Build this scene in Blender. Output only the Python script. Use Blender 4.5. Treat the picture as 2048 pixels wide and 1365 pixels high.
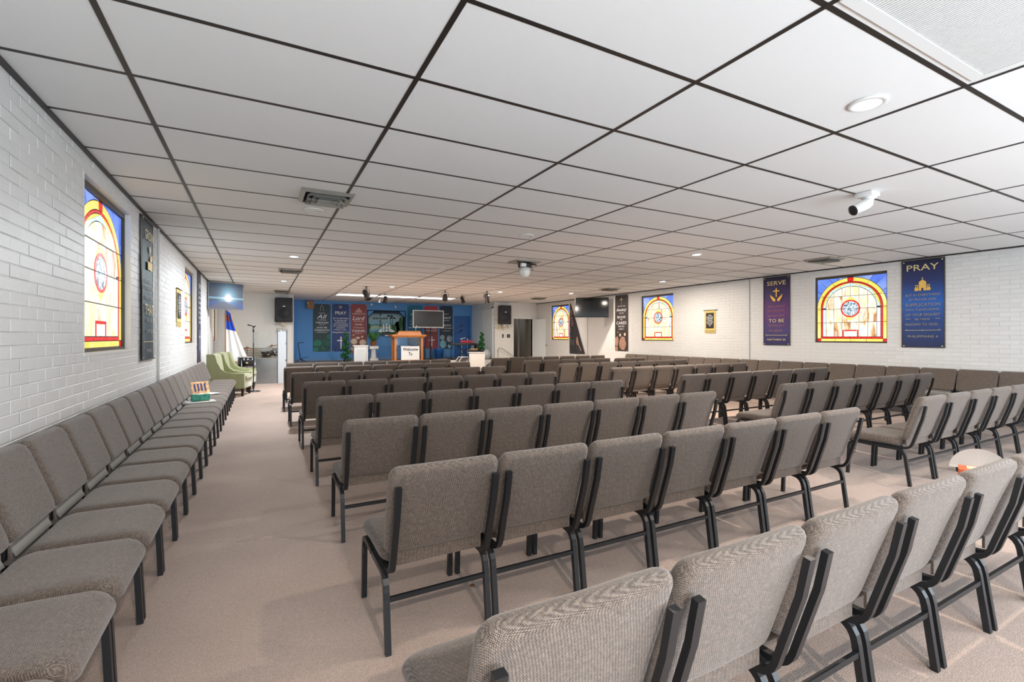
import bpy, bmesh, math, random
from mathutils import Vector, Matrix
random.seed(7)
PI = math.pi
D = bpy.data
S = bpy.context.scene
COL = S.collection
for o in list(D.objects): D.objects.remove(o)

# ------------------------------------------------------------------ camera, world, light, exposure
H = 1.307            # eye height
CZ = 2.659           # ceiling height
XL, XR = -1.125, 10.0
YP, YS = 16.63, 18.9 # partition wall / stage back wall
YB = -2.4            # the room's rear, behind the camera
cam = D.objects.new('camera', D.cameras.new('camera')); COL.objects.link(cam)
cam.location = (0, 0, H); cam.rotation_euler = (PI/2, 0, -0.4895)
cam.data.sensor_fit = 'HORIZONTAL'; cam.data.sensor_width = 36.0
cam.data.lens = 943.94/2048*36.0; cam.data.shift_y = -8.5/2048
cam.data.clip_start = 0.05
S.camera = cam
W = D.worlds.new('world'); S.world = W; W.use_nodes = True
W.node_tree.nodes['Background'].inputs[0].default_value = (0.70, 0.86, 1.0, 1)
W.node_tree.nodes['Background'].inputs[1].default_value = 0.9
S.view_settings.view_transform = 'Standard'; S.view_settings.look = 'None'
S.view_settings.gamma = 1; S.view_settings.use_curve_mapping = False
S.view_settings.exposure = 0.35
LAMP_W = 88.0
def area(name, loc, rot, sx, sy, power, col):
    l = D.lights.new(name, 'AREA'); l.shape = 'RECTANGLE'; l.size = sx; l.size_y = sy
    l.energy = power; l.color = col
    o = D.objects.new(name, l); o.location = loc; o.rotation_euler = rot; COL.objects.link(o); return o
# unseen fill lamps added behind the camera, cool light aimed up and down the hall
area('entrance_daylight', (4.4, YB+0.3, 1.2), (math.radians(104), 0, 0), 9.5, 1.9, 88, (0.60, 0.80, 1.0))
area('entrance_daylight', (4.4, YB+0.35, 0.7), (math.radians(128), 0, 0), 9.5, 0.9, 225, (0.82, 0.91, 1.0))  # up-tilted fill, added to brighten the ceiling

# ------------------------------------------------------------------ helpers
def srgb(r, g, b):
    f = lambda c: (c/255/12.92) if c/255 <= 0.04045 else ((c/255+0.055)/1.055)**2.4
    return (f(r), f(g), f(b), 1)
MATS = {}
def mat(name, col, rough=0.5, metal=0.0, noise=0.0, nscale=20.0, bump=0.0, bscale=80.0, emit=0.0, ecol=None, alpha=1.0, trans=0.0, rnd=0.0, coat=0.0):
    if name in MATS: return MATS[name]
    m = D.materials.new(name); m.use_nodes = True; MATS[name] = m
    nt = m.node_tree; N = nt.nodes; L = nt.links; b = N['Principled BSDF']
    b.inputs['Roughness'].default_value = rough; b.inputs['Metallic'].default_value = metal
    b.inputs['Base Color'].default_value = col
    if coat: b.inputs['Coat Weight'].default_value = coat
    tc = N.new('ShaderNodeTexCoord')
    if noise > 0 or rnd > 0:
        n = N.new('ShaderNodeTexNoise'); n.inputs['Scale'].default_value = nscale; n.inputs['Detail'].default_value = 6
        L.new(tc.outputs['Object'], n.inputs['Vector'])
        mr = N.new('ShaderNodeMapRange'); mr.inputs[1].default_value = .25; mr.inputs[2].default_value = .75
        mr.inputs[3].default_value = 1-noise; mr.inputs[4].default_value = 1+noise
        L.new(n.outputs[0], mr.inputs[0])
        v = mr.outputs[0]
        if rnd > 0:
            oi = N.new('ShaderNodeObjectInfo'); m2 = N.new('ShaderNodeMapRange')
            m2.inputs[3].default_value = 1-rnd; m2.inputs[4].default_value = 1+rnd*0.6
            L.new(oi.outputs['Random'], m2.inputs[0])
            mm = N.new('ShaderNodeMath'); mm.operation = 'MULTIPLY'; L.new(v, mm.inputs[0]); L.new(m2.outputs[0], mm.inputs[1]); v = mm.outputs[0]
        vm = N.new('ShaderNodeVectorMath'); vm.operation = 'SCALE'; vm.inputs[0].default_value = col[:3]
        L.new(v, vm.inputs['Scale']); L.new(vm.outputs[0], b.inputs['Base Color'])
    if bump > 0:
        n2 = N.new('ShaderNodeTexNoise'); n2.inputs['Scale'].default_value = bscale; n2.inputs['Detail'].default_value = 4
        L.new(tc.outputs['Object'], n2.inputs['Vector'])
        bp = N.new('ShaderNodeBump'); bp.inputs['Strength'].default_value = bump; bp.inputs['Distance'].default_value = 0.01
        L.new(n2.outputs[0], bp.inputs['Height']); L.new(bp.outputs[0], b.inputs['Normal'])
    if emit > 0:
        b.inputs['Emission Color'].default_value = ecol or col; b.inputs['Emission Strength'].default_value = emit
    if trans > 0: b.inputs['Transmission Weight'].default_value = trans; b.inputs['IOR'].default_value = 1.45
    if alpha < 1: b.inputs['Alpha'].default_value = alpha
    return m

class MB:
    """mesh builder"""
    def __init__(s): s.v = []; s.f = []
    def add(s, vs, fs, M=None):
        n = len(s.v)
        s.v += [tuple(M @ Vector(p)) if M else tuple(p) for p in vs]
        s.f += [tuple(i+n for i in f) for f in fs]; return s
    def box(s, c, d, M=None):
        x, y, z = c; a, b, h = d[0]/2, d[1]/2, d[2]/2
        vs = [(x+i*a, y+j*b, z+k*h) for k in (-1, 1) for j in (-1, 1) for i in (-1, 1)]
        return s.add(vs, [(0,2,3,1),(4,5,7,6),(0,1,5,4),(2,6,7,3),(0,4,6,2),(1,3,7,5)], M)
    def bb(s, x0, x1, y0, y1, z0, z1): return s.box(((x0+x1)/2,(y0+y1)/2,(z0+z1)/2), (abs(x1-x0),abs(y1-y0),abs(z1-z0)))
    def tube(s, pts, r, n=8, cap=True):
        pts = [Vector(p) for p in pts]; rs = r if isinstance(r, (list, tuple)) else [r]*len(pts)
        rings = []; up = Vector((0, 0, 1))
        for i, p in enumerate(pts):
            t = (pts[min(i+1, len(pts)-1)] - pts[max(i-1, 0)]).normalized()
            a = t.cross(up)
            if a.length < 1e-3: a = t.cross(Vector((1, 0, 0)))
            a.normalize(); b = t.cross(a).normalized()
            rings.append([tuple(p + (a*math.cos(2*PI*k/n) + b*math.sin(2*PI*k/n))*rs[i]) for k in range(n)])
        vs = [v for ring in rings for v in ring]; fs = []
        for i in range(len(pts)-1):
            for k in range(n): fs.append((i*n+k, i*n+(k+1)%n, (i+1)*n+(k+1)%n, (i+1)*n+k))
        if cap: fs += [tuple(range(n))[::-1], tuple(range((len(pts)-1)*n, len(pts)*n))]
        return s.add(vs, fs)
    def lathe(s, prof, n=16, c=(0,0,0), M=None):
        vs = []; fs = []
        for r, z in prof: vs += [(c[0]+r*math.cos(2*PI*k/n), c[1]+r*math.sin(2*PI*k/n), c[2]+z) for k in range(n)]
        for i in range(len(prof)-1):
            for k in range(n): fs.append((i*n+k, i*n+(k+1)%n, (i+1)*n+(k+1)%n, (i+1)*n+k))
        fs += [tuple(range(n))[::-1], tuple(range((len(prof)-1)*n, len(prof)*n))]
        return s.add(vs, fs, M)
    def prism(s, poly, y0, y1, M=None):
        """polygon in local x,z extruded from y0 (front) to y1"""
        n = len(poly)
        vs = [(x, y0, z) for x, z in poly] + [(x, y1, z) for x, z in poly]
        fs = [tuple(range(n)), tuple(range(n, 2*n))[::-1]] + [(i, i+n, (i+1)%n+n, (i+1)%n) for i in range(n)]
        return s.add(vs, fs, M)
    def mesh(s, name, m, smooth=False):
        me = D.meshes.new(name); me.from_pydata(s.v, [], s.f)
        bm = bmesh.new(); bm.from_mesh(me); bmesh.ops.recalc_face_normals(bm, faces=bm.faces); bm.to_mesh(me); bm.free()
        if m: me.materials.append(m)
        if smooth:
            for p in me.polygons: p.use_smooth = True
        return me
    def build(s, name, m, parent=None, smooth=False, loc=None, rz=0, **kw):
        o = link(name, s.mesh(name, m, smooth), parent)
        if loc: o.location = loc
        o.rotation_euler[2] = rz
        for k, v in kw.items(): o[k] = v
        return o
def link(name, data, parent=None):
    o = D.objects.new(name, data); COL.objects.link(o)
    if parent: o.parent = parent
    return o
def thing(name, label, cat, loc=(0,0,0), rz=0, group=None):
    o = D.objects.new(name, None); COL.objects.link(o); o.location = loc; o.rotation_euler[2] = rz
    o.empty_display_size = 0.1
    o['label'] = label; o['category'] = cat
    if group: o['group'] = group
    return o
def tag(o, label, cat, group=None):
    o['label'] = label; o['category'] = cat
    if group: o['group'] = group
    return o
def bevel(o, w, seg=2):
    m = o.modifiers.new('bevel', 'BEVEL'); m.width = w; m.segments = seg; m.limit_method = 'ANGLE'; m.angle_limit = 0.6
    for p in o.data.polygons: p.use_smooth = True
    return o
def copy_tree(o, parent=None):
    c = o.copy(); COL.objects.link(c); c.parent = parent
    for ch in list(o.children): copy_tree(ch, c)
    return c
def text_mb(mb, body, x, z, size, y=-0.004, sx=1.0, shear=0.0, align='CENTER', bold=.008):
    cu = D.curves.new('t', 'FONT'); cu.body = body; cu.size = size; cu.align_x = align; cu.resolution_u = 2; cu.offset = bold*size; cu.shear = shear
    ob = D.objects.new('t', cu)
    me = ob.to_mesh()
    mb.add([(x+v.co.x*sx, y, z+v.co.y) for v in me.vertices], [tuple(p.vertices) for p in me.polygons])
    ob.to_mesh_clear(); D.objects.remove(ob); D.curves.remove(cu)

# ------------------------------------------------------------------ materials
WHITE = mat('wall_paint', srgb(218, 218, 216), .45, noise=.02, nscale=3, bump=.15, bscale=60, rnd=.035)
MORTAR = mat('mortar_paint', srgb(212, 212, 210), .5)
PLAIN = mat('plain_white_paint', srgb(222, 222, 218), .55, noise=.02, nscale=2)
TILE = mat('ceiling_tile', srgb(232, 233, 232), .85, noise=.012, nscale=1.2, bump=.25, bscale=300, rnd=.025)
TEE = mat('tee_black_paint', srgb(36, 32, 30), .42)
BLACKM = mat('black_metal', srgb(25, 27, 30), .40, bump=.05, bscale=200)
BLACKP = mat('black_plastic', srgb(26, 27, 30), .45)
WHITEP = mat('white_plastic', srgb(225, 226, 224), .35)
BLUEW = mat('blue_wall_paint', srgb(82, 144, 204), .6, noise=.03, nscale=2)
BLUED = mat('blue_door_paint', srgb(36, 92, 160), .5, noise=.03, nscale=2)
GREYM = mat('vent_metal', srgb(150, 147, 138), .45, metal=.2, noise=.06, nscale=14)
DARK = mat('dark_void', srgb(14, 13, 12), .9)
CHROME = mat('chrome', srgb(210, 212, 215), .18, metal=1)
WOODO = mat('oak_wood', srgb(186, 118, 58), .35, noise=.18, nscale=9)
DWOOD = mat('dark_wood_leg', srgb(38, 28, 24), .4)
GREENF = mat('green_velvet', srgb(136, 137, 98), .8, noise=.07, nscale=9, bump=.1, bscale=300)
GREENF.node_tree.nodes['Principled BSDF'].inputs['Sheen Weight'].default_value = .5

def fabric():
    m = D.materials.new('tweed_fabric'); m.use_nodes = True; N = m.node_tree.nodes; L = m.node_tree.links; b = N['Principled BSDF']
    b.inputs['Roughness'].default_value = .9; b.inputs['Sheen Weight'].default_value = .25
    tc = N.new('ShaderNodeTexCoord'); mp = N.new('ShaderNodeMapping'); mp.inputs['Rotation'].default_value = (.35, .25, .5)
    L.new(tc.outputs['Object'], mp.inputs[0])
    ck = N.new('ShaderNodeTexChecker'); ck.inputs['Scale'].default_value = 400
    ck.inputs[1].default_value = srgb(124, 110, 99); ck.inputs[2].default_value = srgb(55, 48, 43)
    L.new(mp.outputs[0], ck.inputs[0])
    n = N.new('ShaderNodeTexNoise'); n.inputs['Scale'].default_value = 170; n.inputs['Detail'].default_value = 3
    L.new(tc.outputs['Object'], n.inputs[0])
    n3 = N.new('ShaderNodeTexNoise'); n3.inputs['Scale'].default_value = 55; n3.inputs['Detail'].default_value = 5; L.new(tc.outputs['Object'], n3.inputs[0])
    mr = N.new('ShaderNodeMapRange'); mr.inputs[1].default_value = .3; mr.inputs[2].default_value = .7; mr.inputs[3].default_value = .62; mr.inputs[4].default_value = 1.38
    L.new(n.outputs[0], mr.inputs[0])
    mr3 = N.new('ShaderNodeMapRange'); mr3.inputs[1].default_value = .3; mr3.inputs[2].default_value = .7; mr3.inputs[3].default_value = .82; mr3.inputs[4].default_value = 1.18
    L.new(n3.outputs[0], mr3.inputs[0])
    mm = N.new('ShaderNodeMath'); mm.operation = 'MULTIPLY'; L.new(mr.outputs[0], mm.inputs[0]); L.new(mr3.outputs[0], mm.inputs[1])
    vm = N.new('ShaderNodeVectorMath'); vm.operation = 'SCALE'; L.new(ck.outputs[0], vm.inputs[0]); L.new(mm.outputs[0], vm.inputs['Scale'])
    L.new(vm.outputs[0], b.inputs['Base Color'])
    bp = N.new('ShaderNodeBump'); bp.inputs['Strength'].default_value = .35; bp.inputs['Distance'].default_value = .002
    L.new(ck.outputs[1], bp.inputs['Height']); L.new(bp.outputs[0], b.inputs['Normal'])
    return m
FAB = fabric()
def carpet():
    m = D.materials.new('carpet'); m.use_nodes = True; N = m.node_tree.nodes; L = m.node_tree.links; b = N['Principled BSDF']
    b.inputs['Roughness'].default_value = .95; b.inputs['Sheen Weight'].default_value = .2
    tc = N.new('ShaderNodeTexCoord')
    def ns(sc, d, lo, hi):
        n = N.new('ShaderNodeTexNoise'); n.inputs['Scale'].default_value = sc; n.inputs['Detail'].default_value = d
        L.new(tc.outputs['Object'], n.inputs[0]); r = N.new('ShaderNodeMapRange')
        r.inputs[1].default_value = .3; r.inputs[2].default_value = .7; r.inputs[3].default_value = lo; r.inputs[4].default_value = hi
        L.new(n.outputs[0], r.inputs[0]); return n, r.outputs[0]
    n1, a = ns(190, 4, .66, 1.3); n2, c = ns(1.3, 4, .90, 1.10); n3, e = ns(45, 2, .94, 1.06)
    m1 = N.new('ShaderNodeMath'); m1.operation = 'MULTIPLY'; L.new(a, m1.inputs[0]); L.new(c, m1.inputs[1])
    m2 = N.new('ShaderNodeMath'); m2.operation = 'MULTIPLY'; L.new(m1.outputs[0], m2.inputs[0]); L.new(e, m2.inputs[1])
    vm = N.new('ShaderNodeVectorMath'); vm.operation = 'SCALE'; vm.inputs[0].default_value = srgb(170, 149, 136)[:3]
    L.new(m2.outputs[0], vm.inputs['Scale']); L.new(vm.outputs[0], b.inputs['Base Color'])
    bp = N.new('ShaderNodeBump'); bp.inputs['Strength'].default_value = .6; bp.inputs['Distance'].default_value = .006
    L.new(n1.outputs[0], bp.inputs['Height']); L.new(bp.outputs[0], b.inputs['Normal'])
    return m
CARPET = carpet()

def glassmat(name, stops, streak=(6, 6, 1.5), emit=1.0, seed_rand=True, lo=.3, hi=.7):
    m = D.materials.new(name); m.use_nodes = True; N = m.node_tree.nodes; L = m.node_tree.links; b = N['Principled BSDF']
    tc = N.new('ShaderNodeTexCoord'); mp = N.new('ShaderNodeMapping'); mp.inputs['Scale'].default_value = streak
    oi = N.new('ShaderNodeObjectInfo'); L.new(tc.outputs['Object'], mp.inputs[0])
    mu = N.new('ShaderNodeMath'); mu.operation = 'MULTIPLY'; mu.inputs[1].default_value = 37.0; L.new(oi.outputs['Random'], mu.inputs[0])
    L.new(mu.outputs[0], mp.inputs['Location'])
    n = N.new('ShaderNodeTexNoise'); n.inputs['Scale'].default_value = 1; n.inputs['Detail'].default_value = 3; n.inputs['Distortion'].default_value = .6
    L.new(mp.outputs[0], n.inputs[0])
    r = N.new('ShaderNodeMapRange'); r.inputs[1].default_value = lo; r.inputs[2].default_value = hi; L.new(n.outputs[0], r.inputs[0])
    v = r.outputs[0]
    if seed_rand:
        a = N.new('ShaderNodeMath'); a.operation = 'MULTIPLY_ADD'; a.inputs[1].default_value = .55; L.new(v, a.inputs[0])
        c = N.new('ShaderNodeMath'); c.operation = 'MULTIPLY'; c.inputs[1].default_value = .45; L.new(oi.outputs['Random'], c.inputs[0]); L.new(c.outputs[0], a.inputs[2]); v = a.outputs[0]
    cr = N.new('ShaderNodeValToRGB'); e = cr.color_ramp.elements
    while len(e) > 1: e.remove(e[-1])
    e[0].position, e[0].color = stops[0]
    for p, cc in stops[1:]: q = e.new(p); q.color = cc
    L.new(v, cr.inputs[0])
    b.inputs['Roughness'].default_value = .35
    vm = N.new('ShaderNodeVectorMath'); vm.operation = 'SCALE'; vm.inputs['Scale'].default_value = .25
    L.new(cr.outputs[0], vm.inputs[0]); L.new(vm.outputs[0], b.inputs['Base Color'])
    L.new(cr.outputs[0], b.inputs['Emission Color']); b.inputs['Emission Strength'].default_value = emit
    return m
GE = .80
G_FIELD = glassmat('glass_cream', [(0, srgb(252, 248, 240)), (.2, srgb(252, 244, 214)), (.36, srgb(246, 236, 168)), (.5, srgb(252, 246, 236)), (.64, srgb(250, 236, 214)), (.74, srgb(224, 186, 130)), (.83, srgb(184, 112, 66)), (.92, srgb(240, 214, 196))], (9, 9, 2.2), GE)
G_PALE = glassmat('glass_lavender', [(0, srgb(236, 226, 245)), (.5, srgb(214, 232, 246)), (1, srgb(246, 240, 250))], (6, 6, 2), GE)
G_CYAN = glassmat('glass_pale_cyan', [(0, srgb(196, 232, 236)), (1, srgb(226, 246, 246))], (8, 8, 8), GE)
G_BLUE = glassmat('glass_blue', [(0, srgb(52, 96, 222)), (.5, srgb(110, 146, 235)), (1, srgb(160, 182, 242))], (3, 3, 3), GE)
G_YEL = glassmat('glass_yellow', [(0, srgb(250, 214, 70)), (.5, srgb(252, 226, 104)), (1, srgb(252, 238, 158))], (4, 4, 4), GE)
G_RED = glassmat('glass_red', [(0, srgb(205, 16, 22)), (1, srgb(235, 34, 32))], (9, 9, 9), GE, False)
G_MED = glassmat('glass_medallion', [(0, srgb(40, 70, 90)), (.34, srgb(60, 110, 130)), (.42, srgb(190, 225, 236)), (.6, srgb(236, 243, 246)), (.75, srgb(200, 196, 226)), (.85, srgb(90, 110, 120))], (26, 26, 18), GE, False)
G_PLQ = glassmat('glass_plaque', [(0, srgb(250, 232, 234)), (1, srgb(255, 248, 246))], (5, 5, 5), GE, False)
LEAD = mat('lead_came', srgb(30, 26, 24), .5)
FRAMEB = mat('bronze_frame', srgb(72, 62, 52), .45)

# ------------------------------------------------------------------ setting: floor, ceiling
fl = MB().bb(XL-.1, XR+.1, YB, YS+.1, -.1, 0).build('floor', CARPET, kind='structure')
cl = MB().bb(XL-.1, XR+.1, YB, YS+.1, CZ+.025, CZ+.1).build('ceiling', TEE, kind='structure')
TX, TY, GX0, GY0 = 1.3167, .6584, -.595, 1.095
xs = [XL] + [GX0+TX*i for i in range(0, 9) if XL < GX0+TX*i < XR-.05] + [XR]
j0 = -5
ys = [YB] + [GY0+TY*j for j in range(j0, 40) if YB+.1 < GY0+TY*j < YS-.05] + [YS]
tile_cache = {}
HOLE = [(1.98, 3.4, .42, 1.10)]
for i in range(len(xs)-1):
    for j in range(len(ys)-1):
        w, d = xs[i+1]-xs[i], ys[j+1]-ys[j]; k = (round(w, 3), round(d, 3))
        if k not in tile_cache:
            tile_cache[k] = MB().box((0,0,.008), (w-.022, d-.022, .016)).mesh('ceiling_tile', TILE)
        o = link('ceiling_tile', tile_cache[k], cl); o.location = ((xs[i]+xs[i+1])/2, (ys[j]+ys[j+1])/2, CZ)
for x in xs: MB().bb(x-.013, x+.013, YB, YS, CZ-.003, CZ+.01).build('ceiling_tee', TEE, cl)
for y in ys: MB().bb(XL, XR, y-.0125, y+.0125, CZ-.002, CZ+.01).build('ceiling_tee', TEE, cl)

# ------------------------------------------------------------------ brick walls with window openings
def wall_panels(x0, x1, z0, z1, holes):
    """rectangles covering x0..x1,z0..z1 minus holes (x0,x1,z0,z1)"""
    out = []; cuts = sorted(set([x0, x1]+[h[0] for h in holes]+[h[1] for h in holes]))
    for a, b in zip(cuts, cuts[1:]):
        hs = [h for h in holes if h[0] <= a+1e-6 and h[1] >= b-1e-6]
        if not hs: out.append((a, b, z0, z1))
        else:
            h = hs[0]
            if h[2] > z0: out.append((a, b, z0, h[2]))
            if h[3] < z1: out.append((a, b, h[3], z1))
    return out
def brick_wall(name, X, side, y0, y1, holes, near):
    # side=+1: room is on +X side
    m = MB(); t = .12
    for a, b, c, d in wall_panels(y0, y1, 0, CZ+.03, holes): m.bb(X-side*t, X-side*.004, a, b, c, d)
    w = m.build(name, MORTAR, kind='structure')
    BH, BL, J = .0700, .2245, .0045
    cands = []; r = 0; z = .0
    while z < CZ-.01:
        zt = min(z+BH, CZ)
        y = y0 - (r % 2)*BL/2
        while y < y1:
            a, b = max(y+J/2, y0), min(y+BL-J/2, y1)
            segs = [(a, b)]
            zc = (z+zt)/2
            for h in holes:
                if h[2]-.02 < zc < h[3]+.02:
                    ns = []
                    for (p, q) in segs:
                        if q <= h[0] or p >= h[1]: ns.append((p, q)); continue
                        if p < h[0]: ns.append((p, h[0]))
                        if q > h[1]: ns.append((h[1], q))
                    segs = ns
            for (p, q) in segs:
                if q-p > .02: cands.append((p, q, z+J/2, zt-J/2))
            y += BL
        z += BH; r += 1
    cands.sort(key=lambda c: abs((c[0]+c[1])/2-near[0])*near[2] + abs((c[2]+c[3])/2-near[1])*.35)
    cache = {}; st = MB()
    for n, (p, q, a, b) in enumerate(cands):
        dp = random.choice([0, 0, .0012, .002])
        xo = X+side*(dp-.0015)
        if n < 295:
            k = (round(q-p, 3), round(b-a, 3))
            if k not in cache:
                bm = MB(); w2, h2, e = (q-p)/2, (b-a)/2, .003
                vs = [(0,-w2,-h2),(0,w2,-h2),(0,w2,h2),(0,-w2,h2),(.0025,-w2+e,-h2+e),(.0025,w2-e,-h2+e),(.0025,w2-e,h2-e),(.0025,-w2+e,h2-e)]
                bm.add(vs, [(4,5,6,7),(0,1,5,4),(1,2,6,5),(2,3,7,6),(3,0,4,7)])
                me = D.meshes.new('brick'); me.from_pydata(bm.v, [], bm.f); me.materials.append(WHITE); cache[k] = me
            o = link('brick', cache[k], w); o.location = (X-side*.004+side*dp, (p+q)/2, (a+b)/2)
            if side < 0: o.rotation_euler[2] = PI
        else:
            e = .003; x1_ = X-side*.004; x2_ = xo
            vs = [(x1_,p,a),(x1_,q,a),(x1_,q,b),(x1_,p,b),(x2_,p+e,a+e),(x2_,q-e,a+e),(x2_,q-e,b-e),(x2_,p+e,b-e)]
            fs = [(4,5,6,7),(0,1,5,4),(1,2,6,5),(2,3,7,6),(3,0,4,7)]
            if side < 0: fs = [f[::-1] for f in fs]
            st.add(vs, fs)
    o = st.build('bricks', WHITE, w); o['kind'] = 'stuff'
    return w
ZB, ZT = 1.185, 2.515
LW = [(4.47, 5.85, ZB, 2.50), (9.62, 10.98, ZB, ZT), (14.95, 16.15, ZB, ZT)]
RW = [(4.34, 5.62, ZB, ZT), (9.35, 10.61, ZB, ZT), (14.33, 15.55, ZB, ZT)]
wl = brick_wall('wall_left', XL, 1, YB, YP+.1, LW, (3.6, 1.7, 1.0))
wr = brick_wall('wall_right', XR, -1, YB, YP+.1, RW, (3.6, 1.6, 1.0))
# wall angle trim at the ceiling
MB().bb(XL, XL+.024, YB, YP, CZ-.02, CZ+.004).build('trim_1', TEE, kind='structure')
MB().bb(XR-.024, XR, YB, YP, CZ-.016, CZ+.004).build('trim_2', TEE, kind='structure')
# baseboards
for nm, x0, x1 in (('baseboard_left', XL, XL+.014), ('baseboard_right', XR-.014, XR)):
    MB().bb(x0, x1, YB, YP, 0, .09).build(nm, mat('baseboard_grey', srgb(150, 146, 142), .5), kind='structure')
# conduits / control joints
for n, (x, y) in enumerate([(XL+.014, 7.18), (XL+.012, 13.6)]):
    p = thing('conduit_pipe', ['white painted conduit on left wall beside dark green banner', 'white painted conduit on left wall behind the television'][n], 'pipe', (x, y, .45))
    MB().tube([(0, 0, -.35), (0, 0, CZ-.47)], .012, 8).build('pipe', PLAIN, p, True)
    for z in (.2, .95, 1.7): MB().box((-.006, 0, z), (.018, .05, .02)).build('pipe_strap', PLAIN, p)
for n, y in enumerate([7.06, 13.2]):
    MB().bb(XR-.008, XR, y-.008, y+.008, 0, CZ-.02).build('trim_%d' % (n+3), mat('joint_sealant', srgb(150, 150, 150), .7), kind='structure')

# unseen rear wall with open bays, added to go with the fill lamps
m = MB(); m.bb(XL, XR, YB-.12, YB, 0, .12); m.bb(XL, XR, YB-.12, YB, 2.35, CZ+.02)
for k in range(8): m.bb(XL+k*(XR-XL-.1)/7, XL+.1+k*(XR-XL-.1)/7, YB-.12, YB, .12, 2.35)
m.build('wall_rear', PLAIN, kind='structure')
# ------------------------------------------------------------------ stained glass windows
def clip(poly, inside, inter):
    out = []
    for i in range(len(poly)):
        a, b = poly[i-1], poly[i]; ia, ib = inside(a), inside(b)
        if ib:
            if not ia: out.append(inter(a, b))
            out.append(b)
        elif ia: out.append(inter(a, b))
    return out
def clip_convex(poly, cv):
    for i in range(len(cv)):
        p, q = cv[i-1], cv[i]; nx, ny = -(q[1]-p[1]), (q[0]-p[0])
        f = lambda a: (a[0]-p[0])*nx + (a[1]-p[1])*ny
        def inter(a, b):
            t = f(a)/(f(a)-f(b)); return (a[0]+(b[0]-a[0])*t, a[1]+(b[1]-a[1])*t)
        poly = clip(poly, lambda a: f(a) >= -1e-9, inter)
        if len(poly) < 3: return []
    return poly
def ell(a, b, t, v0=.53): return (.5+a*math.cos(t), v0+b*math.sin(t))
def make_panes(wd, ht):
    """list of (material, polygon in metres, layer)"""
    P = []
    def add(m, poly, lay=0): P.append((m, [(u*wd, v*ht) for u, v in poly], lay))
    rect = lambda m, a, b, c, d, lay=0: add(m, [(a,c),(b,c),(b,d),(a,d)], lay)
    y1, r1, s1, cw = .056, .086, .136, .1213
    for a, b in ((0, y1), (1-y1, 1)):
        rect(G_RED, a, b, 0, .045)
        for c, d in ((.045, .297), (.297, .53)): rect(G_YEL, a, b, c, d)
    for k in range(4): rect(G_YEL, y1+(1-2*y1)/4*k, y1+(1-2*y1)/4*(k+1), 0, .045)
    for k in range(6): rect(G_RED, y1+(1-2*y1)/6*k, y1+(1-2*y1)/6*(k+1), .045, .075)
    for a, b in ((y1, r1), (1-r1, 1-y1)):
        for c, d in ((.075, .25), (.25, .40), (.40, .53)): rect(G_RED, a, b, c, d)
    for a, b in ((r1, s1), (1-s1, 1-r1)):
        for c, d in ((.075, .297), (.297, .51)): rect(G_PALE, a, b, c, d)
    # arch bands
    def band(m, A, B, t0, t1, n=6):
        t = [t0+(t1-t0)*i/n for i in range(n+1)]
        add(m, [ell(*A, x) for x in t] + [ell(*B, x) for x in reversed(t)])
    R = math.radians
    O, RO, RI, IN = (.5, .462), (.5-y1, .400), (.5-r1, .378), (.5-s1, .325)
    for a, b in ((0, 27), (27, 58), (58, 85), (95, 122), (122, 153), (153, 180)): band(G_YEL, RO, O, R(a), R(b))
    band(G_RED, RO, O, R(85), R(95), 2)
    for k in range(10): band(G_RED, RI, RO, R(18*k), R(18*k+18), 3)
    # star between red arch and inner arch
    cp = [ell(*RI, R(t)) for t in (0, 46, 90, 134, 180)]
    for k, (a, b) in enumerate(((0, 46), (46, 90), (90, 134), (134, 180))):
        arc = [ell(*RI, R(a+(b-a)*i/8)) for i in range(9)]
        add(G_YEL, arc)
        ia = [ell(*IN, R(a+(b-a)*i/8)) for i in range(9)]
        mid = ((cp[k][0]+cp[k+1][0])/2, (cp[k][1]+cp[k+1][1])/2)
        add(G_CYAN, [cp[k], mid] + [ia[4], ia[3], ia[2], ia[1], ia[0]])
        add(G_CYAN, [mid, cp[k+1]] + [ia[8], ia[7], ia[6], ia[5], ia[4]])
    # field
    cv = [(s1, .075), (1-s1, .075), (1-s1, .53)] + [ell(*IN, R(t)) for t in range(10, 180, 10)] + [(s1, .53)]
    vs = [.075, .297, .51, .706, .90]
    for i in range(6):
        for j in range(4):
            q = clip_convex([(s1+cw*i, vs[j]), (s1+cw*(i+1), vs[j]), (s1+cw*(i+1), vs[j+1]), (s1+cw*i, vs[j+1])], cv)
            if q: add(G_FIELD, q)
    # blue corners
    def rayrect(t):
        c, s_ = math.cos(t), math.sin(t); k = 1e9
        if abs(c) > 1e-6: k = min(k, .5/abs(c))
        if s_ > 1e-6: k = min(k, (1-.53)/s_)
        return (.5+c*k, .53+s_*k)
    for a, b in ((0, 14), (14, 28), (28, 43.2), (43.2, 56), (56, 70), (70, 85), (95, 110), (110, 124), (124, 136.8), (136.8, 152), (152, 166), (166, 180)):
        t = [R(a+(b-a)*i/4) for i in range(5)]
        inn = [ell(*O, math.atan2(math.sin(x)/O[1], math.cos(x)/O[0])) for x in t]
        out = [rayrect(x) for x in t]
        if a in (43.2,) : out = out
        add(G_BLUE, inn + out[::-1])
    # medallion
    mc, ra, rb = (.5, .51), .142, .137
    e2 = lambda k, t: (mc[0]+ra*k*math.cos(t), mc[1]+rb*k*math.sin(t))
    add(G_YEL, [e2(1.0, R(45)), (.5+.085, .51+rb+.0), (.5, .70), (.5-.085, .51+rb), e2(1.0, R(135)), e2(1, R(120)), e2(1, R(90)), e2(1, R(60))], 1)
    add(G_YEL, [e2(1.0, R(225)), (.5-.085, .51-rb+.01), (.5, .315), (.5+.085, .51-rb+.01), e2(1.0, R(315)), e2(1, R(300)), e2(1, R(270)), e2(1, R(240))], 1)
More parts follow.
